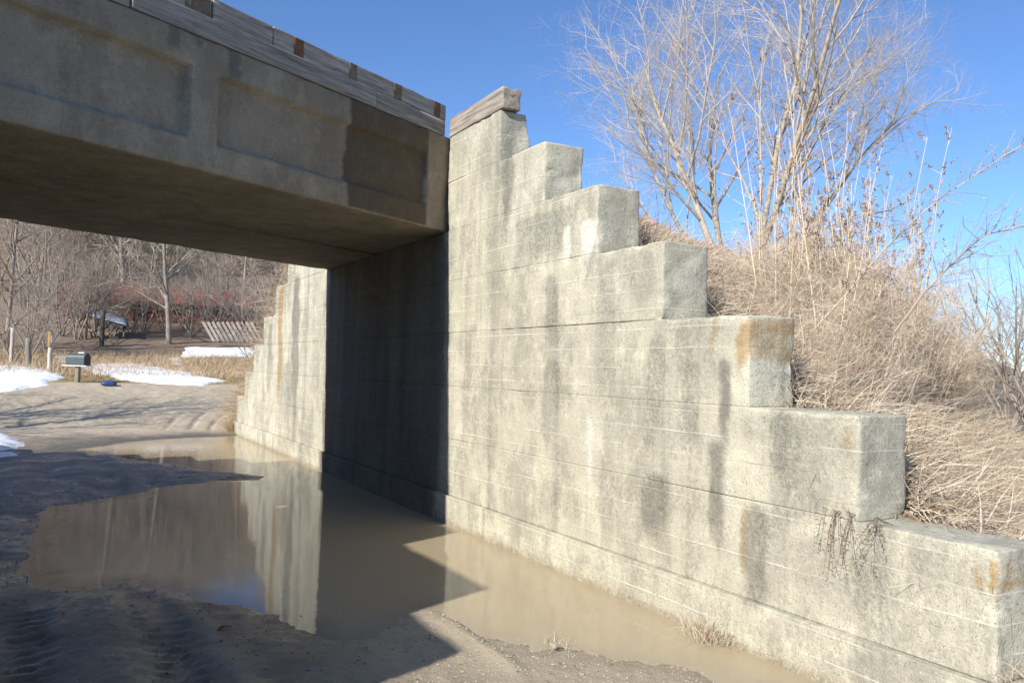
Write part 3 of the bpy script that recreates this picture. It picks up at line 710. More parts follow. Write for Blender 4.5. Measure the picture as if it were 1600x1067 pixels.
# ------------------------------------------------------------------ the large bare tree behind the embankment
def tree_object(name, loc, wood, twig, mats, label, cat, group=None, rz=0.0, sc=1.0):
    t = thing(name, loc, label, cat, group, rz); t.scale = (sc, sc, sc)
    put('trunk', wood.mesh('trunk'), M[mats[0]], t); put('crown', twig.mesh('crown'), M[mats[1]], t)
    return t
def emb_top(px, dist):
    d = ray(px, 560); d = d / (d @ FW); P = CAM + d * dist; return P
wood, twig = branch_tree(11, 7, 8.2, 0.54, 4, (10, 8, 7, 6), 0.42, 0.085, 0.055, ang=(0.55, 0.65, 0.75, 0.85), ratio=0.5)
P = emb_top(1160, 19.0)
tree_object('bare_tree', (P[0], P[1], 2.9), wood, twig, ('bark', 'treetwig'), 'large bare many-stemmed tree against the blue sky behind the embankment', 'tree')

# ------------------------------------------------------------------ dead grass on the embankment slope
def slope_pts(n, s0, s1, q0, q1, R):
    """random points on the right-hand fill, s measured from the back of the wall"""
    q = R.uniform(q0, q1, n); d = s0 + (s1 - s0) * R.random(n) ** 1.5
    s = (0.42 - q * math.sin(SK)) / math.cos(SK) + d
    z = fill_z(s, q); P = s[:, None] * U + q[:, None] * N; P[:, 2] = z; return P
R = np.random.default_rng(21)
n = 150000
Pb = slope_pts(n, 0.02, 9, 1.45, 7.6, R); kq_ = (Pb @ N > 2.0) | (R.random(n) < 0.25); Pb = Pb[kq_]; n = len(Pb)
cl = fbm(Pb[:, 0] * 1.3, Pb[:, 1] * 1.3, 0, 91)
D = np.stack([R.normal(0.05, 1.0, n), R.normal(-0.1, 1.0, n), np.abs(R.normal(0.45, 0.45, n))], 1)
L = (0.20 + 0.42 * R.random(n) ** 1.6) * (1 + 0.5 * cl)
qq = Pb @ N; L = L * (0.35 + 0.65 * sstep(1.5, 2.6, qq))
V, Q, tone = blades(Pb - np.array([0, 0, 0.02]), D, np.clip(L, 0.08, 1), 0.004 + 0.006 * R.random(n), 0.12 + 0.3 * R.random(n), 22)
kind(put('dead_grass', mesh_np('dead_grass', V, Q, attrs={'tone': tone}), M['grass']), 'stuff')

# ------------------------------------------------------------------ shrubs and tall weeds on the slope
def shrub_mesh(seed, h, stems, rad):
    R = np.random.default_rng(seed); st = Tubes(); tw = Tubes()
    for k in range(stems):
        a = R.random() * 6.283; b = rad * math.sqrt(R.random()); p = np.array([b * math.cos(a), b * math.sin(a), -0.05])
        d = np.array([0.35 * math.cos(a) * b / rad + R.normal(0, .18), 0.35 * math.sin(a) * b / rad + R.normal(0, .18), 1.0])
        hh = h * (0.45 + 0.55 * R.random()); P = [p]
        for _ in range(5):
            d = d + R.normal(0, 0.10, 3); d /= np.linalg.norm(d); P.append(P[-1] + d * hh / 5)
        P = np.array(P); st.add(P, 0.006 * np.linspace(1, 0.3, 6) * (0.7 + 0.6 * R.random()), 3)
        for j in range(9):
            t = 0.15 + 0.85 * R.random(); i = min(int(t * 5), 4); q = P[i] + (P[i + 1] - P[i]) * (t * 5 - i)
            v = R.normal(0, 1, 3); v[2] = abs(v[2]) * 0.7; v /= np.linalg.norm(v); l = 0.10 + 0.30 * R.random()
            m_ = q + v * l * 0.5 + R.normal(0, 0.03, 3); e = q + v * l + R.normal(0, 0.05, 3)
            tw.add([q, m_, e], [0.0032, 0.0024, 0.0012], 3)
            for _ in range(3):
                e2 = m_ + R.normal(0, 0.09, 3) + np.array([0, 0, 0.03]); tw.add([m_, e2], [0.002, 0.001], 3)
    return st.mesh('stems'), tw.mesh('twigs')
shr = [shrub_mesh(31 + k, h, s, r) for k, (h, s, r) in enumerate(((1.5, 60, 0.55), (1.1, 70, 0.6), (2.0, 45, 0.5)))]
def place_on_slope(d, q):
    s = (0.42 - q * math.sin(SK)) / math.cos(SK) + d
    P = s * U + q * N; return np.array([P[0], P[1], float(fill_z(np.array([s]), np.array([q]))[0])])
R = np.random.default_rng(41)
SHL = {0: 'dense tangle of dry grey-brown brush covering the embankment slope', 1: 'dense tangle of dry grey-brown brush covering the embankment slope', 2: 'dense tangle of dry grey-brown brush covering the embankment slope'}
def to_px(P):
    d = np.asarray(P) - CAM; return 800 + F_PX * (d @ RT) / (d @ FW), 533.5 - F_PX * (d @ UP) / (d @ FW)
spots = []
while len(spots) < 76:
    d = 0.35 + 7.0 * R.random() ** 1.2; q = 1.4 + 4.0 * R.random(); x_, y_ = to_px(place_on_slope(d, q))
    if x_ < 1130 or x_ > 1640 or y_ > 640: continue
    if x_ < 1240 and (q < 2.3 or R.random() < 0.6): continue
    spots.append((d, q))
for k, (d, q) in enumerate(spots):
    a = shr[k % 3]; P = place_on_slope(d, q)
    sc = (0.5 + 0.5 * R.random()) * (0.6 if d < 1.6 else 1.0)
    t = thing('dry_shrub', P, SHL[0], 'shrub', 'brush on the embankment slope', R.random() * 6.28); t.scale = (sc, sc, sc * (0.65 + 0.5 * R.random()))
    put('stems', a[0], M['straw'] if k % 2 == 0 else M['brush'], t); put('twigs', a[1], M['brush'], t)
def weed_mesh(seed, h):
    R = np.random.default_rng(seed); st = Tubes(); hd = Tubes(); P = [np.array([0, 0, -0.05])]; d = np.array([R.normal(0, .12), R.normal(0, .12), 1.0])
    for _ in range(8):
        d = d + R.normal(0, 0.045, 3); d /= np.linalg.norm(d); P.append(P[-1] + d * h / 8)
    P = np.array(P); st.add(P, 0.0095 * np.linspace(1, 0.3, 9), 4)
    for j in range(16):
        t = 0.35 + 0.65 * R.random(); i = min(int(t * 8), 7); q = P[i] + (P[i + 1] - P[i]) * (t * 8 - i)
        v = R.normal(0, 0.5, 3); v[2] = 0.8; v /= np.linalg.norm(v); l = h * (0.08 + 0.12 * R.random()) * (1.3 - t)
        e = q + v * l; st.add([q, (q + e) / 2 + R.normal(0, .01, 3), e], [0.003, 0.0024, 0.0014], 3)
        for _ in range(5):
            c = q + (e - q) * (0.5 + 0.5 * R.random()); o_ = R.normal(0, 0.014, 3); hd.add([c - o_, c, c + o_], [0.002, 0.006, 0.002], 4)
    return st.mesh('stalk'), hd.mesh('seed_heads')
wd = [weed_mesh(51 + k, h) for k, h in enumerate((2.6, 2.1, 3.0, 1.8))]
R = np.random.default_rng(61)
bins = [0] * 8; k = -1
for _ in range(4000):
    d = 0.9 + 5.5 * R.random(); q = 1.3 + 3.0 * R.random(); P = place_on_slope(d, q); x_ = to_px(P)[0]
    i_ = int((x_ - 1190) // 40)
    if not 0 <= i_ < 8 or bins[i_] >= (12, 14, 14, 14, 13, 11, 9, 7)[i_]: continue
    bins[i_] += 1; k += 1; a = wd[k % 4]
    t = thing('tall_weed', P, 'tall straw-coloured dry weed stalk standing above the brush on the embankment', 'weed', 'tall weeds on the embankment', R.random() * 6.28)
    sc = 0.62 + 0.55 * R.random() ** 1.3; t.scale = (sc, sc, sc)
    put('stalk', a[0], M['straw'], t); kind(put('seed_heads', a[1], M['seed'], t), 'stuff')
# two long branches leaning out to the right over the slope
def leaning(p0, p1, seed, label):
    R = np.random.default_rng(seed); T = Tubes(); n = 10
    t = np.linspace(0, 1, n)[:, None]; P = p0 * (1 - t) + p1 * t + np.array([0, 0, 0.22]) * np.sin(t * math.pi) + np.cumsum(R.normal(0, 0.012, (n, 3)), 0)
    base = P[0].copy(); P = P - base; L = np.linalg.norm(p1 - p0); T.add(P, np.linspace(0.010, 0.002, n), 5); ax = (P[-1] - P[0]) / L; tw = Tubes()
    for j in range(46):
        i = R.integers(2, n - 1); q = P[i] + (P[min(i + 1, n - 1)] - P[i]) * R.random(); v = ax * 0.9 + R.normal(0, 0.42, 3); v /= np.linalg.norm(v); l = 0.12 + 0.5 * R.random() * (1.1 - i / n)
        e = q + v * l; mid = (q + e) / 2 + R.normal(0, 0.02, 3); tw.add([q, mid, e], [0.0028, 0.002, 0.0010], 3)
        for _ in range(3):
            c = q + (e - q) * R.random(); o_ = R.normal(0, 0.010, 3); tw.add([c, c + o_, c + o_ * 2.2], [0.0012, 0.003, 0.0008], 3)
    t_ = thing('leaning_branch', base, label, 'branch'); put('stem', T.mesh('stem'), M['twig'], t_); kind(put('side_twigs', tw.mesh('side_twigs'), M['twig'], t_), 'stuff')
def along(px, py, depth):
    d = ray(px, py); return CAM + d * (depth / (d @ FW))
leaning(along(1240, 560, 6.6), along(1640, 205, 5.6), 71, 'long thin bare branch arching up to the right across the sky above the brush')
leaning(along(1400, 520, 6.2), along(1630, 350, 5.4), 72, 'lower thin bare branch leaning right below the long arching one')

# ------------------------------------------------------------------ rubble on the shoulder of the embankment
def stones(n, Pf, size, seed):
    R = np.random.default_rng(seed)
    base = np.array([[1, 0, 0], [-1, 0, 0], [0, 1, 0], [0, -1, 0], [0, 0, 1], [0, 0, -1]], float)
    tri = np.array([[0, 2, 4], [2, 1, 4], [1, 3, 4], [3, 0, 4], [2, 0, 5], [1, 2, 5], [3, 1, 5], [0, 3, 5]])
    P = Pf(n, R); sz = size[0] + (size[1] - size[0]) * R.random(n) ** 3
    V = base[None] * (0.6 + 0.6 * R.random((n, 6, 1))) * sz[:, None, None] * (0.6 + 0.7 * R.random((n, 1, 3)))
    a = R.random(n) * 6.28; c, s = np.cos(a)[:, None], np.sin(a)[:, None]
    x = V[..., 0] * c - V[..., 1] * s; y = V[..., 0] * s + V[..., 1] * c; tz = V[..., 2] * 0.65 + x * R.normal(0, .3, (n, 1))
    V = np.stack([x, y, tz], -1) + P[:, None]
    T = tri[None] + (np.arange(n) * 6)[:, None, None]
    return V.reshape(-1, 3), T.reshape(-1, 3)
def shoulder(n, R):
    q = R.uniform(0.75, 1.9, n); d = 0.05 + 12 * R.random(n) ** 1.3; s = (0.42 - q * math.sin(SK)) / math.cos(SK) + d
    P = s[:, None] * U + q[:, None] * N; P[:, 2] = fill_z(s, q) + 0.01; return P
V, T = stones(9000, shoulder, (0.02, 0.075), 81)
kind(put('ballast_rubble', mesh_np('ballast_rubble', V, None, T, smooth=False), M['pinkstone']), 'stuff')
# gravel along the water's edge in front
def gravel_pts(n, R):
    x = R.uniform(-3.6, -0.1, n * 3); y = R.uniform(-5.4, -2.6, n * 3); z, s = ground_z(x, y)
    k = (z > -0.012) & (s > -0.12) & (R.random(n * 3) < 0.12 + 0.88 * sstep(-2.4, -1.4, x)); x, y, z = x[k][:n], y[k][:n], z[k][:n]
    m_ = len(x); return np.stack([np.resize(x, n), np.resize(y, n), np.resize(z, n)], 1)
V, T = stones(7000, gravel_pts, (0.0015, 0.010), 82)
kind(put('gravel', mesh_np('gravel', V, None, T, smooth=False), M['stone']), 'stuff')
def clod_pts(n, R):
    x = R.uniform(-4.6, -0.8, n * 3); y = R.uniform(-4.6, 8.5, n * 3); z, s = ground_z(x, y); k = (z > 0.0) & (s < 0.9); x, y, z = x[k], y[k], z[k]
    return np.stack([np.resize(x, n), np.resize(y, n), np.resize(z, n)], 1)
V, T = stones(2200, clod_pts, (0.002, 0.014), 83)
kind(put('mud_clods', mesh_np('mud_clods', V, None, T, smooth=False), simple_mat('mud_clod', (0.15, 0.123, 0.085), (0.09, 0.075, 0.055), 20, 0.7)), 'stuff')

# single stones one can point at
def stone(px, py, z, dx, size, mat, label, seed, y=None):
    P = on_z(px, py, z) if y is None else at_depth(px, py, y)
    V, Q = grid_box(*(np.linspace(-1, 1, 5),) * 3); V = V / np.linalg.norm(V, axis=1)[:, None] ** 0.75
    V = V * np.array(size) * (1 + 0.25 * fbm(V[:, 0] * 1.4, V[:, 1] * 1.4, V[:, 2] * 1.4, seed))[:, None]
    V[:, 2] -= V[:, 2].min()
    o = put('stone', mesh_np('stone', V, Q, smooth=False), M[mat]); o.location = (P[0] + dx, P[1], z); o.rotation_euler = (0, 0, seed)
    tag(o, label, 'stone')
stone(1036, 497, LIFT_Z[4], 0.03, (0.055, 0.03, 0.024), 'pinkstone', 'larger reddish stone on the step ledge, left of its pale neighbour', 1)
stone(1054, 496, LIFT_Z[4], 0.04, (0.04, 0.025, 0.018), 'pinkstone', 'small pale pink stone on the step ledge, right of the reddish one', 2)
stone(1228, 633, LIFT_Z[2], 0.03, (0.03, 0.025, 0.014), 'stone', 'white flat stone on the ledge below the orange-stained step', 3)
stone(1206, 634, LIFT_Z[2], 0.02, (0.025, 0.02, 0.012), 'stone', 'small tan stone on the ledge, left of the white flat one', 4)
stone(866, 1013, 0.02, 0, (0.03, 0.024, 0.018), 'stone', 'white pebble on the gravel at the water edge, biggest in front', 5)

# ------------------------------------------------------------------ small plants by and on the wall
def tuft(loc, n, L, seed, label, spread=0.9, mat='grass'):
    R = np.random.default_rng(seed); a = R.random(n) * 6.28
    D = np.stack([np.cos(a) * spread * R.random(n), np.sin(a) * spread * R.random(n), 0.5 + 0.5 * R.random(n)], 1)
    Pb = np.stack([R.normal(0, 0.05, n), R.normal(0, 0.07, n), np.full(n, -0.01)], 1)
    V, Q, tone = blades(Pb, D, L * (0.4 + 0.6 * R.random(n)), np.full(n, 0.0035), 0.15 + 0.35 * R.random(n), seed, 4)
    o = put('grass_tuft', mesh_np('grass_tuft', V, Q, attrs={'tone': tone}), M[mat]); o.location = [float(v) for v in loc]; tag(o, label, 'grass')
P = on_z(1112, 1000, 0.0); tuft((P[0] - 0.02, P[1], 0.0), 260, 0.26, 91, 'dry wiry grass tuft in the water at the foot of the wing wall')
P = on_z(868, 1008, 0.01); tuft((P[0], P[1], 0.01), 30, 0.13, 92, 'tiny dry grass sprig on the gravel in the foreground', 0.6)
P = hit(362, 655); tuft((-0.10, 11.45, 0.05), 500, 0.75, 93, 'dry grass clump at the far end of the wing wall', 0.8, 'field')
P = on_wall(1592, 1046); tuft((P[0] + 0.02, P[1] - 0.05, P[2] - 0.06), 70, 0.18, 94, 'dark dry plant at the near end of the wing wall, right picture edge', 1.0)
# dead weed hanging over the lowest step
R = np.random.default_rng(95); T = Tubes(); T2 = Tubes()
P0 = on_wall(1345, 812); P0 = np.array([0.03, P0[1] - 0.02, LIFT_Z[1] + 0.01])
for j in range(12):
    yy = P0[1] + (R.random() - 0.42) * 0.42; q = np.array([0.03 + 0.05 * R.random(), yy, P0[2]])
    L = 0.10 + 0.22 * R.random(); drift = R.normal(0.03, 0.07)
    P = np.array([q, [-0.03, yy + drift * .2, P0[2] + 0.035], [-0.055, yy + drift * .6, P0[2] - 0.3 * L], [-0.05 - 0.02 * R.random(), yy + drift * 1.3, P0[2] - L]])
    T.add(P - P0, [0.0026, 0.002, 0.0016, 0.0009], 4)
    for _ in range(16):
        c = P[1] + (P[3] - P[1]) * R.random() + R.normal(0, 0.006, 3); o_ = R.normal(0, 0.006, 3); T2.add([c - P0, c - P0 + o_, c - P0 + o_ * 2], [0.001, 0.0024, 0.0006], 3)
t = thing('dead_weed', P0, 'dark dead weed hanging over the edge of the lowest step', 'weed'); put('stems', T.mesh('stems'), M['deadweed'], t); kind(put('withered_leaves', T2.mesh('withered_leaves'), M['deadweed'], t), 'stuff')
# fallen leaf on the mud
P = hit(350, 985); V, Q = grid_box(np.linspace(-.06, .06, 7), np.linspace(-.02, .02, 4), np.array([0, 0.003])); V[:, 1] *= (1 - (V[:, 0] / .065) ** 2); V[:, 2] += 0.012 * np.cos(V[:, 0] * 40) * 0.5 + 0.4 * np.abs(V[:, 1])
o = put('dead_leaf', mesh_np('dead_leaf', V, Q), M['rust']); o.location = (P[0], P[1], P[2] + 0.012); o.rotation_euler = (0, 0, 0.6); tag(o, 'single brown dead leaf lying on the dark mud', 'leaf')

# ================================================================== BEYOND THE BRIDGE
# ------------------------------------------------------------------ snow
def snow(poly_px, label, h=0.06, seed=0, step=0.09, world=None):
    P = np.array([hit(*q)[:2] for q in poly_px]) if world is None else np.array(world, float)
    lo, hi = P.min(0) - 0.3, P.max(0) + 0.3
    nx = min(220, max(8, int((hi[0] - lo[0]) / step))); ny = min(220, max(8, int((hi[1] - lo[1]) / step)))
    X, Y = np.meshgrid(np.linspace(lo[0], hi[0], nx), np.linspace(lo[1], hi[1], ny), indexing='ij')
    s = poly_sd(X, Y, P) + 0.35 * fbm(X * 1.1, Y * 1.1, 0, seed) + 0.12 * fbm(X * 4, Y * 4, 0, seed + 1)
    Z, _ = ground_z(X, Y)
    Z = Z + np.where(s < 0, h * (1 - np.exp(s / 0.25)) + 0.02 * fbm(X * 2, Y * 2, 0, seed + 2), -0.02 - 0.3 * np.clip(s, 0, 1))
    keep = s < 0.25; ix = np.arange(X.size).reshape(X.shape)
    kq = keep[:-1, :-1] | keep[1:, :-1] | keep[1:, 1:] | keep[:-1, 1:]
    Q = np.stack([ix[:-1, :-1], ix[1:, :-1], ix[1:, 1:], ix[:-1, 1:]], -1)[kq]
    us, inv = np.unique(Q, return_inverse=True); V = np.stack([X, Y, Z], -1).reshape(-1, 3)[us]; Q = inv.reshape(-1, 4)
    c = V.mean(0); c[2] = V[:, 2].min(); o = put('snow_patch', mesh_np('snow_patch', V - c, Q), M['snow']); o.location = c.tolist(); tag(o, label, 'snow')
snow([(-60, 574), (20, 573), (70, 577), (100, 592), (75, 602), (20, 610), (-60, 614)], 'large white snow patch on the verge left of the mailbox', 0.10, 401)
snow([(80, 557), (122, 555), (125, 567), (95, 566)], 'snow patch behind the mailbox beside the wooden post', 0.08, 405)
snow([(128, 575), (160, 569), (215, 570), (262, 577), (300, 584), (362, 597), (310, 602), (230, 598), (150, 586)], 'long white snow strip right of the mailbox along the verge', 0.09, 409)
snow([(264, 557), (282, 558), (290, 570), (266, 570)], 'small bright snow patch on the brown field grass', 0.07, 413)
snow([(312, 520), (400, 520), (395, 532), (318, 533)], 'snow lying below the leaning pale boards', 0.10, 417, 0.2, world=[(2.6, 40.5), (7.2, 41.2), (7.0, 44), (3.0, 43.5)])
snow(None, 'bluish shaded snow bank beside the road at the left picture edge', 0.16, 421, world=[(-5.8, 6.6), (-4.35, 7.4), (-4.30, 10.8), (-4.7, 12.6), (-5.8, 12.8)])

# ------------------------------------------------------------------ grass on the verge and the field
R = np.random.default_rng(101)
def field(name, n, xr, yr, Lr, mat, seed, wd_, keep=None):
    R = np.random.default_rng(seed); x = R.uniform(*xr, n); y = R.uniform(*yr, n)
    k = (fbm(x * 0.8, y * 0.8, 0, seed) > -0.45)
    if keep is not None: k &= keep(x, y)
    x, y = x[k], y[k]; z, _ = ground_z(x, y); n = len(x)
    D = np.stack([R.normal(0.1, 0.5, n), R.normal(0, 0.5, n), 0.5 + 0.5 * R.random(n)], 1)
    V, Q, tone = blades(np.stack([x, y, z - 0.01], 1), D, Lr[0] + (Lr[1] - Lr[0]) * R.random(n) ** 2, np.full(n, wd_), 0.1 + 0.35 * R.random(n), seed + 1, 2)
    kind(put(name, mesh_np(name, V, Q, attrs={'tone': tone}), M[mat]), 'stuff')
field('verge_grass', 26000, (-8, 4), (18.0, 22.5), (0.04, 0.12), 'lawn', 111, 0.010, lambda x, y: y > 18.4 - 0.05 * (x + 3))
field('field_grass', 45000, (-9, 11), (21.5, 41), (0.12, 0.5), 'field', 115, 0.016)
field('roadside_grass', 6000, (0.1, 3.5), (11.2, 17), (0.15, 0.6), 'field', 119, 0.010, lambda x, y: x > 0.15 + 0.12 * (y - 11))

# ------------------------------------------------------------------ mailbox, posts, blue bag
def ground_at(x, y): return float(ground_z(np.array([x]), np.array([y]))[0][0])
mb = hit(121, 597); t = thing('mailbox', mb, 'dark grey rounded mailbox on a wooden post beside the snow', 'mailbox', None, math.radians(-38))
simple_box('post', (-0.055, -0.055, -0.2), (0.055, 0.055, 0.46), M['post'], t, 0.01, 0.08, 0.004, 3)
simple_box('mounting_board', (-0.42, -0.13, 0.455), (0.34, 0.13, 0.485), M['whitepaint'], t, 0.006, 0.1)
def arch(w, h, L, x0, n=14):
    th = np.linspace(0, math.pi, n); prof = [(-w / 2, 0)] + [(-w / 2 * math.cos(a), h - w / 2 + w / 2 * math.sin(a)) for a in th] + [(w / 2, 0)]
    prof = np.array(prof); k = len(prof)
    V = np.concatenate([np.c_[np.full(k, x0), prof], np.c_[np.full(k, x0 + L), prof]]); Q = [[i, i + 1, k + i + 1, k + i] for i in range(k - 1)] + [[k - 1, 0, k, 2 * k - 1]]
    V = np.vstack([V, [[x0, 0, h * .5], [x0 + L, 0, h * .5]]]); T = [[i + 1, i, 2 * k] for i in range(k - 1)] + [[0, k - 1, 2 * k]] + [[k + i, k + i + 1, 2 * k + 1] for i in range(k - 1)] + [[2 * k - 1, k, 2 * k + 1]]
    return V, np.array(Q), np.array(T)
V, Q, T = arch(0.27, 0.34, 0.56, -0.30); V[:, 2] += 0.487; put('box', mesh_np('box', V, Q, T, smooth=False), M['mailbox'], t)
V, Q, T = arch(0.285, 0.35, 0.025, 0.262); V[:, 2] += 0.483; d_ = put('door', mesh_np('door', V, Q, T, smooth=False), M['darkwood'], t); d_['label'] = 'dark front door'
simple_box('flag', (-0.12, 0.14, 0.80), (0.06, 0.15, 0.86), M['whitepaint'], t, 0.003, 0.05)
def post(px, py_top, py_bot, y, rad, label, tilt=0.0, mat='post', cap=None):
    P = at_depth(px, py_bot, y); zt = at_depth(px, py_top, y)[2]; z0 = ground_at(P[0], P[1]); h = zt - z0
    T = Tubes(); n = 7; tt = np.linspace(-0.2, h, n); R = np.random.default_rng(int(px)); pts = np.stack([tilt * tt + R.normal(0, .006, n), R.normal(0, .006, n), tt], 1)
    T.add(np.vstack([pts, pts[-1] + [0, 0, 0.002]]), np.r_[rad * (1 + R.normal(0, .05, n)), 0.001], 10)
    o = put('fence_post', T.mesh('fence_post'), M[mat]) if cap is None else None
    if cap is None:
        o.location = (P[0], P[1], z0); tag(o, label, 'post'); return
    t_ = thing('fence_post', (P[0], P[1], z0), label, 'post'); put('shaft', T.mesh('shaft'), M[mat], t_)
    T = Tubes(); c = h * 0.62; T.add([[0, 0, c], [0, 0, h + 0.004], [0, 0, h + 0.006]], [rad * 1.05, rad * 1.04, .001], 10); o = put('painted_top', T.mesh('painted_top'), cap, t_); o['label'] = 'yellow-brown upper end'
post(77, 518, 565, 24, 0.075, 'pale wooden post with yellowish top left of the mailbox', 0.02, 'slat', simple_mat('ochre_paint', (0.30, 0.20, 0.06), (0.20, 0.14, 0.06), 12, 0.8))
post(45, 528, 560, 26, 0.10, 'dark stubby fence post left of the yellow-topped one', -0.04)
post(18, 512, 553, 30, 0.075, 'grey fence post farthest left by the thicket', 0.0, 'slat')
post(159, 484, 532, 43, 0.13, 'dark upright post in front of the snowy sheet roof', 0.0, 'darkwood')
# sagging wire between the near posts
a = at_depth(77, 540, 24); c = at_depth(45, 538, 26); e = at_depth(18, 530, 30); T = Tubes()
for p_, q_ in ((a, c), (c, e)):
    tt = np.linspace(0, 1, 9)[:, None]; P = p_ * (1 - tt) + q_ * tt; P[:, 2] -= 0.08 * np.sin(tt[:, 0] * math.pi); T.add(P - a, np.full(9, 0.006), 3)
o = put('fence_wire', T.mesh('fence_wire'), M['steel']); o.location = a.tolist(); tag(o, 'thin sagging fence wire strung between the posts at the left', 'wire')
P = hit(170, 603); V, Q = grid_box(*(np.linspace(-1, 1, 9),) * 3); V = V / np.linalg.norm(V, axis=1)[:, None] ** 0.7 * np.array([0.20, 0.14, 0.085]); V = V * (1 + 0.22 * fbm(V[:, 0] * 7, V[:, 1] * 7, V[:, 2] * 7, 131))[:, None]; V[:, 2] += 0.07
o = put('blue_bag', mesh_np('blue_bag', V, Q), M['blue']); o.location = P.tolist(); tag(o, 'crumpled blue bag on the road edge right of the mailbox', 'bag')

# ------------------------------------------------------------------ red barn with lean-to
BY = 52.0
bl_ = at_depth(96, 545, BY); br_ = at_depth(392, 545, BY); x0, x1 = bl_[0], br_[0]; bw = x1 - x0; gz = ground_at((x0 + x1) / 2, BY) - 0.9
t = thing('red_barn', ((x0 + x1) / 2, BY + 2, gz), 'long low dark red barn half hidden behind bare trees', 'barn')
hw = bw / 2; ev = at_depth(240, 470, BY)[2] - gz; rg = at_depth(240, 446, BY + 2.5)[2] - gz
nb = 26
for k in range(nb):                                   # upright wall boards
    if k in (9, 10): continue
    a = -hw + bw * k / nb; simple_box('wall_board', (a + 0.012, -2.06 + 0.012 * (k % 3), -0.5), (a + bw / nb - 0.012, -2.0 + 0.012 * (k % 3), ev), M['red'], t, 0.005, 0.8)
simple_box('inner_wall', (-hw, -1.9, -0.5), (hw, 4.5, ev - 0.05), M['darkwood'], t, 0.01, 2.0)
for sgn in (-1, 1):
    V = np.array([[-hw - .3, -2.5, ev - .12], [hw + .3, -2.5, ev - .12], [hw + .3, 1.2, rg], [-hw - .3, 1.2, rg]]); V = np.vstack([V, V - [0, 0, 0.1]])
    if sgn > 0: V[:, 1] = 2.4 - V[:, 1]
    Q = np.array([[0, 1, 2, 3], [7, 6, 5, 4], [0, 4, 5, 1], [1, 5, 6, 2], [2, 6, 7, 3], [3, 7, 4, 0]])
    put('roof', mesh_np('roof', V, Q, smooth=False), M['red'], t)
# lean-to sheet with snow in front of the barn
P = at_depth(172, 500, 46.0); z0 = ground_at(P[0], 46.0)
t = thing('lean_to', (P[0], 46.0, z0), 'small collapsed lean-to with a snowy sheet roof in front of the barn', 'shed')
hz = P[2] - z0
for dx in (-0.8, 0.75): simple_box('post', (dx - .07, -0.4, -.2), (dx + .07, -0.26, hz - (0.1 if dx > 0 else -.15)), M['darkwood'], t, 0.01, .5)
V, Q = grid_box(np.linspace(-1.0, 1.0, 9), np.linspace(-0.8, 1.2, 7), np.array([0, 0.06])); V[:, 2] += hz - 0.22 * V[:, 0] + 0.25 * V[:, 1] + 0.04 * fbm(V[:, 0] * 2, V[:, 1] * 2, 0, 141)
rf = put('roof_sheet', mesh_np('roof_sheet', V, Q), M['steel'], t)
V2, Q2 = grid_box(np.linspace(-0.95, 0.85, 12), np.linspace(-0.75, 1.1, 9), np.array([0.062, 0.14])); V2[:, 2] += hz - 0.22 * V2[:, 0] + 0.25 * V2[:, 1] + 0.03 * fbm(V2[:, 0] * 3, V2[:, 1] * 3, 0, 142)
put('snow_cover', mesh_np('snow_cover', V2, Q2), M['snow'], rf)
for k in range(7):
    R = np.random.default_rng(150 + k); a = R.uniform(-0.7, 0.8); T = Tubes(); T.add([[a, -0.5 - .1 * k, 0], [a + R.uniform(-.9, .9), -0.3, 0.5 + 0.5 * R.random()]], [0.05, 0.045], 5); put('fallen_board', T.mesh('fallen_board'), M['post'], t)
# row of pale boards leaning
t0 = at_depth(352, 533, 44.0); z0 = ground_at(t0[0], 44.0)
t = thing('board_rack', (t0[0], 44.0, z0), 'row of pale boards leaning at a slant above the snow', 'fence')
for k, px in enumerate(np.linspace(317, 392, 11)):
    P = at_depth(px, 503, 44.0) - np.array([t0[0], 44.0, z0]); E = at_depth(px + 17, 533, 44.0) - np.array([t0[0], 44.0, z0]); E[2] = max(E[2], 0.05)
    d = E - P; L = np.linalg.norm(d); d /= L; sd_ = np.cross(d, [0, 1, 0]); V, Q = grid_box(np.array([-0.075, 0.075]), np.array([-0.02, 0.02]), np.linspace(0, L, 3))
    V = P + V[:, :1] * sd_ + V[:, 1:2] * np.array([0, 1.0, 0]) + V[:, 2:] * d; put('board', mesh_np('board', V, Q, smooth=False), M['slat'], t)
T = Tubes(); a = at_depth(312, 512, 44.15) - np.array([t0[0], 44.0, z0]); c = at_depth(402, 514, 44.15) - np.array([t0[0], 44.0, z0]); T.add([a, c], [0.05, 0.05], 5); put('rail', T.mesh('rail'), M['darkwood'], t)

# ------------------------------------------------------------------ trees and thicket beyond
protos = []
for k, (st, h, sp, nch, r0) in enumerate(((1, 9.5, .1, (13, 6, 5, 3), .16), (3, 8.0, .35, (9, 6, 5, 3), .11), (5, 6.0, .5, (8, 6, 4, 3), .07), (1, 11.0, .1, (15, 6, 5, 3), .19), (7, 4.2, .7, (7, 5, 4, 3), .045))):
    wo, tw = branch_tree(160 + k, st, h, sp, 4, nch, 0.4, r0, 0.04, ang=(0.75, 0.7, 0.75, 0.8), ratio=0.48)
    protos.append((wo.mesh('trunk'), tw.mesh('crown')))
def far_tree(px, y, k, sc, label, group, name='bare_tree', cat='tree', dx=0.0):
    P = at_depth(px, 550, y); x = P[0] + dx; t = thing(name, (x, y, ground_at(x, y) - 0.05), label, cat, group, random.random() * 6.28); t.scale = (sc, sc, sc * (0.9 + 0.2 * random.random()))
    put('trunk', protos[k][0], M['bark_far'], t); put('crown', protos[k][1], M['wood_far'], t)
far_tree(263, 44.5, 3, 0.95, 'tall bare tree with a straight pale trunk in front of the red barn', None)
far_tree(8, 40, 0, 0.95, 'slender pale bare tree at the far left edge beyond the road', None)
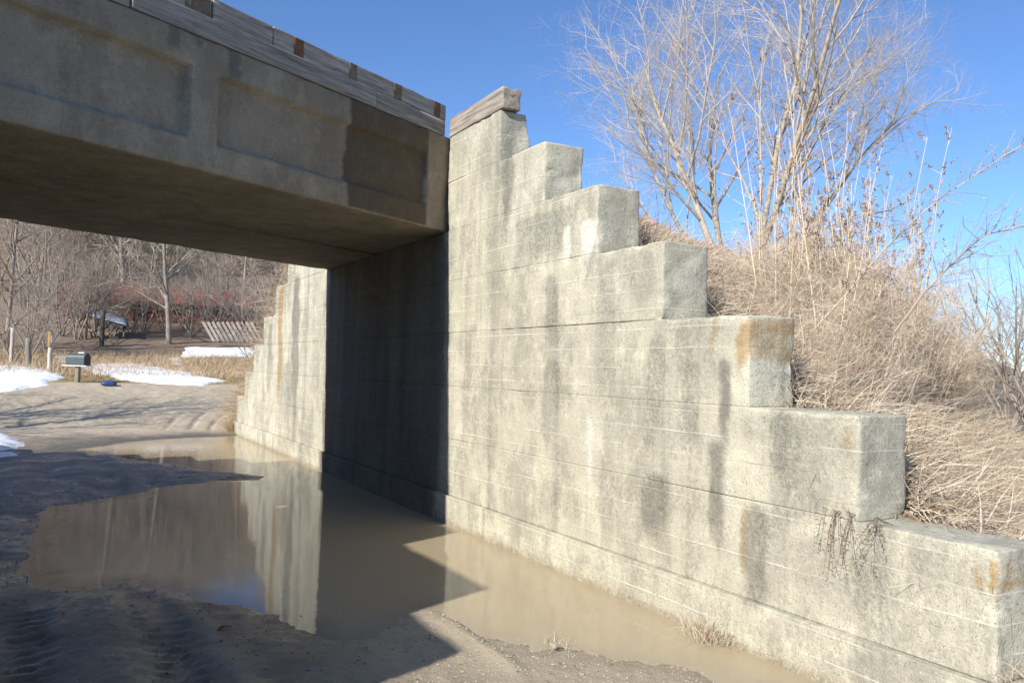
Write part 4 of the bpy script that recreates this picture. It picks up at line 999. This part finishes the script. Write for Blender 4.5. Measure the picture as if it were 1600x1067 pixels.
for k, px in enumerate((118, 132, 146)): far_tree(px, 45 + 0.4 * k, 1, 0.62, ('leftmost', 'middle', 'rightmost')[k] + ' of the three thin-stemmed trees left of the snowy lean-to', None)
for px, y, k, sc in ((20, 34, 4, .75), (45, 38, 2, .75), (70, 42, 4, 1.0), (95, 46, 2, .9), (205, 47, 4, .8), (300, 47, 2, .8), (330, 49, 4, .9), (370, 46, 2, .7), (410, 45, 4, 1.0), (430, 40, 2, .9), (-40, 40, 2, 1.0), (395, 36, 4, .6), (225, 48, 2, .75), (180, 49, 4, .9), (120, 49, 4, .9), (150, 50, 2, .8), (255, 49, 4, .9), (285, 50, 4, .9), (340, 50, 2, .8), (375, 49, 4, .8)):
    far_tree(px, y, k, sc, 'leafless grey thicket bush at the edge of the wood beyond the field', 'bushes along the wood edge', 'thicket_bush', 'bush')
R = np.random.default_rng(171)
for k in range(140):
    y = 54 + 62 * (k + R.random()) / 140; px = -70 + 590 * R.random()
    far_tree(px, y, (0, 1, 3, 1, 0, 2)[k % 6], 0.75 + 0.4 * R.random(), 'leafless tree in the dense wood on the hillside beyond the barn', 'trees of the hillside wood')
# trees left of the road whose shadows cross it
for x, y, k, sc in ((-11.0, 9.3, 0, .75), (-12.5, 11.4, 1, .8), (-9.5, 12.4, 1, .7)):
    t = thing('bare_tree', (x, y, ground_at(x, y)), 'bare tree left of the road throwing its shadow across it', 'tree', 'trees left of the road', k * 1.7); t.scale = (sc,) * 3
    put('trunk', protos[k][0], M['bark_far'], t); put('crown', protos[k][1], M['wood_far'], t)
# brush along the embankment at the far right
for k, (px, dist, sc) in enumerate(((1575, 14, .6), (1610, 16, .75), (1540, 20, .6), (1640, 12, .6))):
    P = emb_top(px, dist); t = thing('thicket_bush', (P[0], P[1], 0.9), 'reddish brown leafless bush far off at the right picture edge', 'bush', 'bushes at the far right', k * 2.1); t.scale = (sc,) * 3
    put('trunk', protos[4][0], M['bark_far'], t); put('crown', protos[4][1], M['wood_far'], t)

# dry growth spilling over the far wing wall
R = np.random.default_rng(181)
n = 9000; y = R.uniform(6.4, 12.6, n); x = 0.38 + 1.1 * R.random(n) ** 1.5
zt_ = np.interp(y, [6.2, 7.1, 8.0, 8.9, 9.8, 10.6, 11.45, 12.6], [3.5, 3.1, 2.55, 2.0, 1.42, 0.9, 0.4, 0.15])
D = np.stack([R.normal(-0.45, 0.6, n), R.normal(0.1, 0.6, n), np.abs(R.normal(0.6, 0.4, n))], 1)
V, Q, tone = blades(np.stack([x, y, zt_], 1), D, 0.4 + 0.8 * R.random(n) ** 1.5, 0.006 + 0.006 * R.random(n), 0.1 + 0.25 * R.random(n), 182)
kind(put('far_slope_grass', mesh_np('far_slope_grass', V, Q, attrs={'tone': tone}), M['field']), 'stuff')
for k, (y, h) in enumerate(((7.3, 3.0), (8.2, 2.4), (9.1, 1.9), (10.0, 1.3), (10.9, .75), (11.7, .25), (12.1, .1))):
    t = thing('dry_shrub', (0.75 - 0.1 * (k > 4), y, h), 'pale dry shrub spilling over the stepped far wing wall', 'shrub', 'brush on the far wing wall', k * 1.3); t.scale = (0.85, 0.85, 0.8)
    put('stems', shr[k % 3][0], M['brush'], t); put('twigs', shr[k % 3][1], M['brush'], t)

# bits of twig and leaf floating on the water
R = np.random.default_rng(191)
n = 700; x = R.uniform(-3.6, -0.05, n); y = R.uniform(-4.8, 9, n); _, sdv = ground_z(x, y)
k = (sdv < -0.02) & ((sdv > -0.35) | (R.random(n) < 0.15)); x, y = x[k], y[k]; n = len(x)
D = np.stack([R.normal(0, 1, n), R.normal(0, 1, n), np.full(n, 0.01)], 1)
V, Q, tone = blades(np.stack([x, y, np.full(n, 0.004)], 1), D, 0.01 + 0.05 * R.random(n) ** 2, 0.004 + 0.006 * R.random(n), np.zeros(n), 192, 2)
V[:, 2] = 0.003 + 0.004 * R.random(len(V))
kind(put('floating_debris', mesh_np('floating_debris', V, Q, attrs={'tone': tone}), M['field']), 'stuff')
